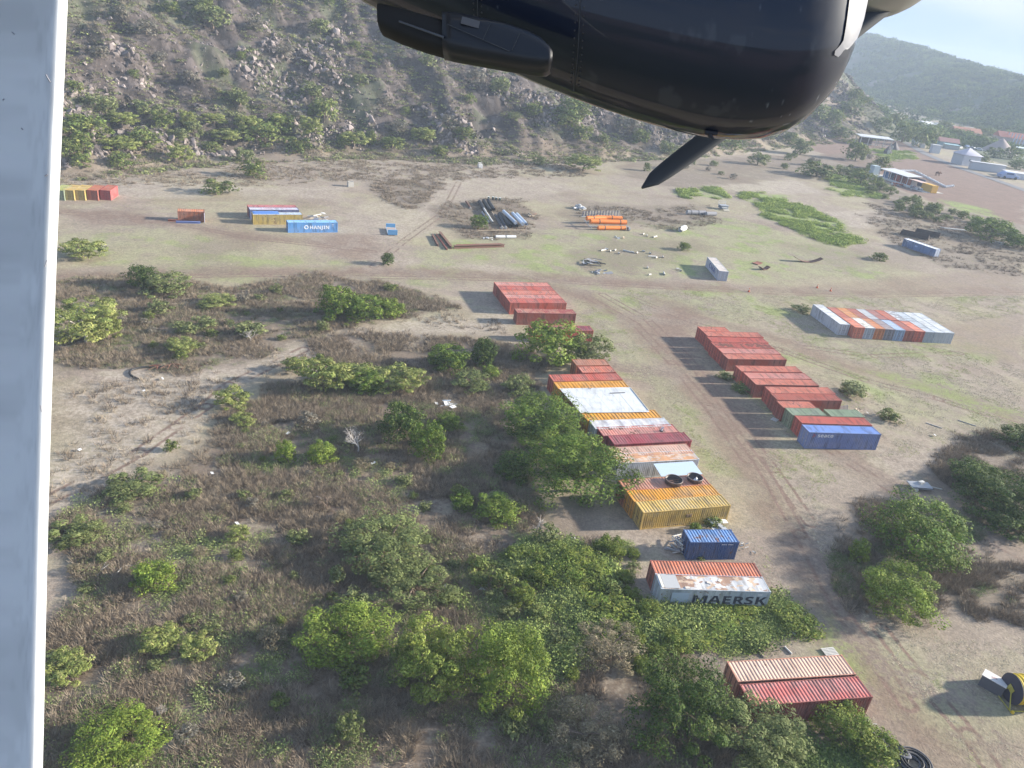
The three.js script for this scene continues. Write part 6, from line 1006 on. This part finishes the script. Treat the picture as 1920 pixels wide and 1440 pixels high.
  // wing strut close by the window
  const strutTex = tex(256, 1024, (u, v, o) => { const n = fbm(v * 9, u * 26, 4), m = fbm(v * 60 + 5, u * 90, 3), sc_ = sst(0.8, 0.84, vn(v * 60, u * 240)) * sst(0.55, 0.7, fbm(v * 9, u * 11, 2)); const t = 0.56 - 0.09 * sst(0.4, 0.75, n) - 0.05 * sst(0.45, 0.8, m); void sc_; o[0] = t * 0.94; o[1] = t * 0.97; o[2] = t * 1.0; });
  const ds = 1.25, strut = []; for (let i = 0; i <= 24; i++) { const y = -500 + i / 24 * 2500, xr = 127 - 0.0325 * y - 6 * Math.sin(clamp(y / 1440) * Math.PI); strut.push([at(xr - 157, y, ds), right.clone().multiplyScalar(150 / FOCAL * ds), fwd.clone().multiplyScalar(-0.014)]); }
  const sm = mesh('wing_strut', loft(strut, 120, 0.14), new THREE.MeshPhysicalMaterial({ map: strutTex, roughness: 0.4, side: THREE.DoubleSide }), plane);
  { const r = rng(4); const l = []; for (const [x, y, dx, dy] of [[86, 140, 8, 14], [8, 185, -3, 3], [84, 500, 4, -12], [76, 760, 2, 12], [40, 240, 3, 3], [84, 330, 5, -3], [22, 60, 5, 4]]) l.push(rod(at(x, y, ds - 0.0145), at(x + dx, y + dy, ds - 0.0145), 0.0009, 0.0009, 4)); mesh('scratch', merge(l), std(rgb(0.22, 0.22, 0.25)), sm); void r; }
  // wing above, out of the frame: it carries strut and pod and shades them
  { const a = at(-500, -900, 1.6), b = at(900, -900, 4.2), n = V(0, 1, 0); const dir = b.clone().sub(a).setY(0).normalize(), chord = V(dir.z, 0, -dir.x); const S = []; for (const s of [-2, 9]) { const c = a.clone().addScaledVector(dir, s); S.push([c.clone().setY(a.y + 0.35), chord.clone().multiplyScalar(1.0), n.clone().multiplyScalar(0.14)]); } mesh('wing', loft(S, 32, 1), std(rgb(0.7, 0.72, 0.74)), plane); }
}

// ---------- things that look alike are told apart by their order from the left ----------
{
  const one = ['', 'first', 'second', 'third', 'fourth', 'fifth', 'sixth', 'seventh', 'eighth', 'ninth', 'tenth', 'eleventh', 'twelfth', 'thirteenth', 'fourteenth', 'fifteenth', 'sixteenth', 'seventeenth', 'eighteenth', 'nineteenth'], tens = ['', '', 'twent', 'thirt', 'fort', 'fift', 'sixt', 'sevent', 'eight', 'ninet'];
  const ordinal = (n) => n < 20 ? one[n] : n % 10 ? tens[Math.floor(n / 10)] + 'y-' + one[n % 10] : tens[n / 10] + 'ieth';
  const by = {}; scene.updateMatrixWorld(true);
  for (const o of scene.children) if (o.userData.group && o.userData.label) (by[o.userData.label] ??= []).push(o);
  for (const [label, list] of Object.entries(by)) { if (list.length < 2) continue; list.sort((a, b) => a.getWorldPosition(V(0, 0, 0)).project(camera).x - b.getWorldPosition(V(0, 0, 0)).project(camera).x); list.forEach((o, i) => { o.userData.label = ordinal(i + 1) + ' from the left: ' + label; }); }
}
renderer.render(scene, camera);
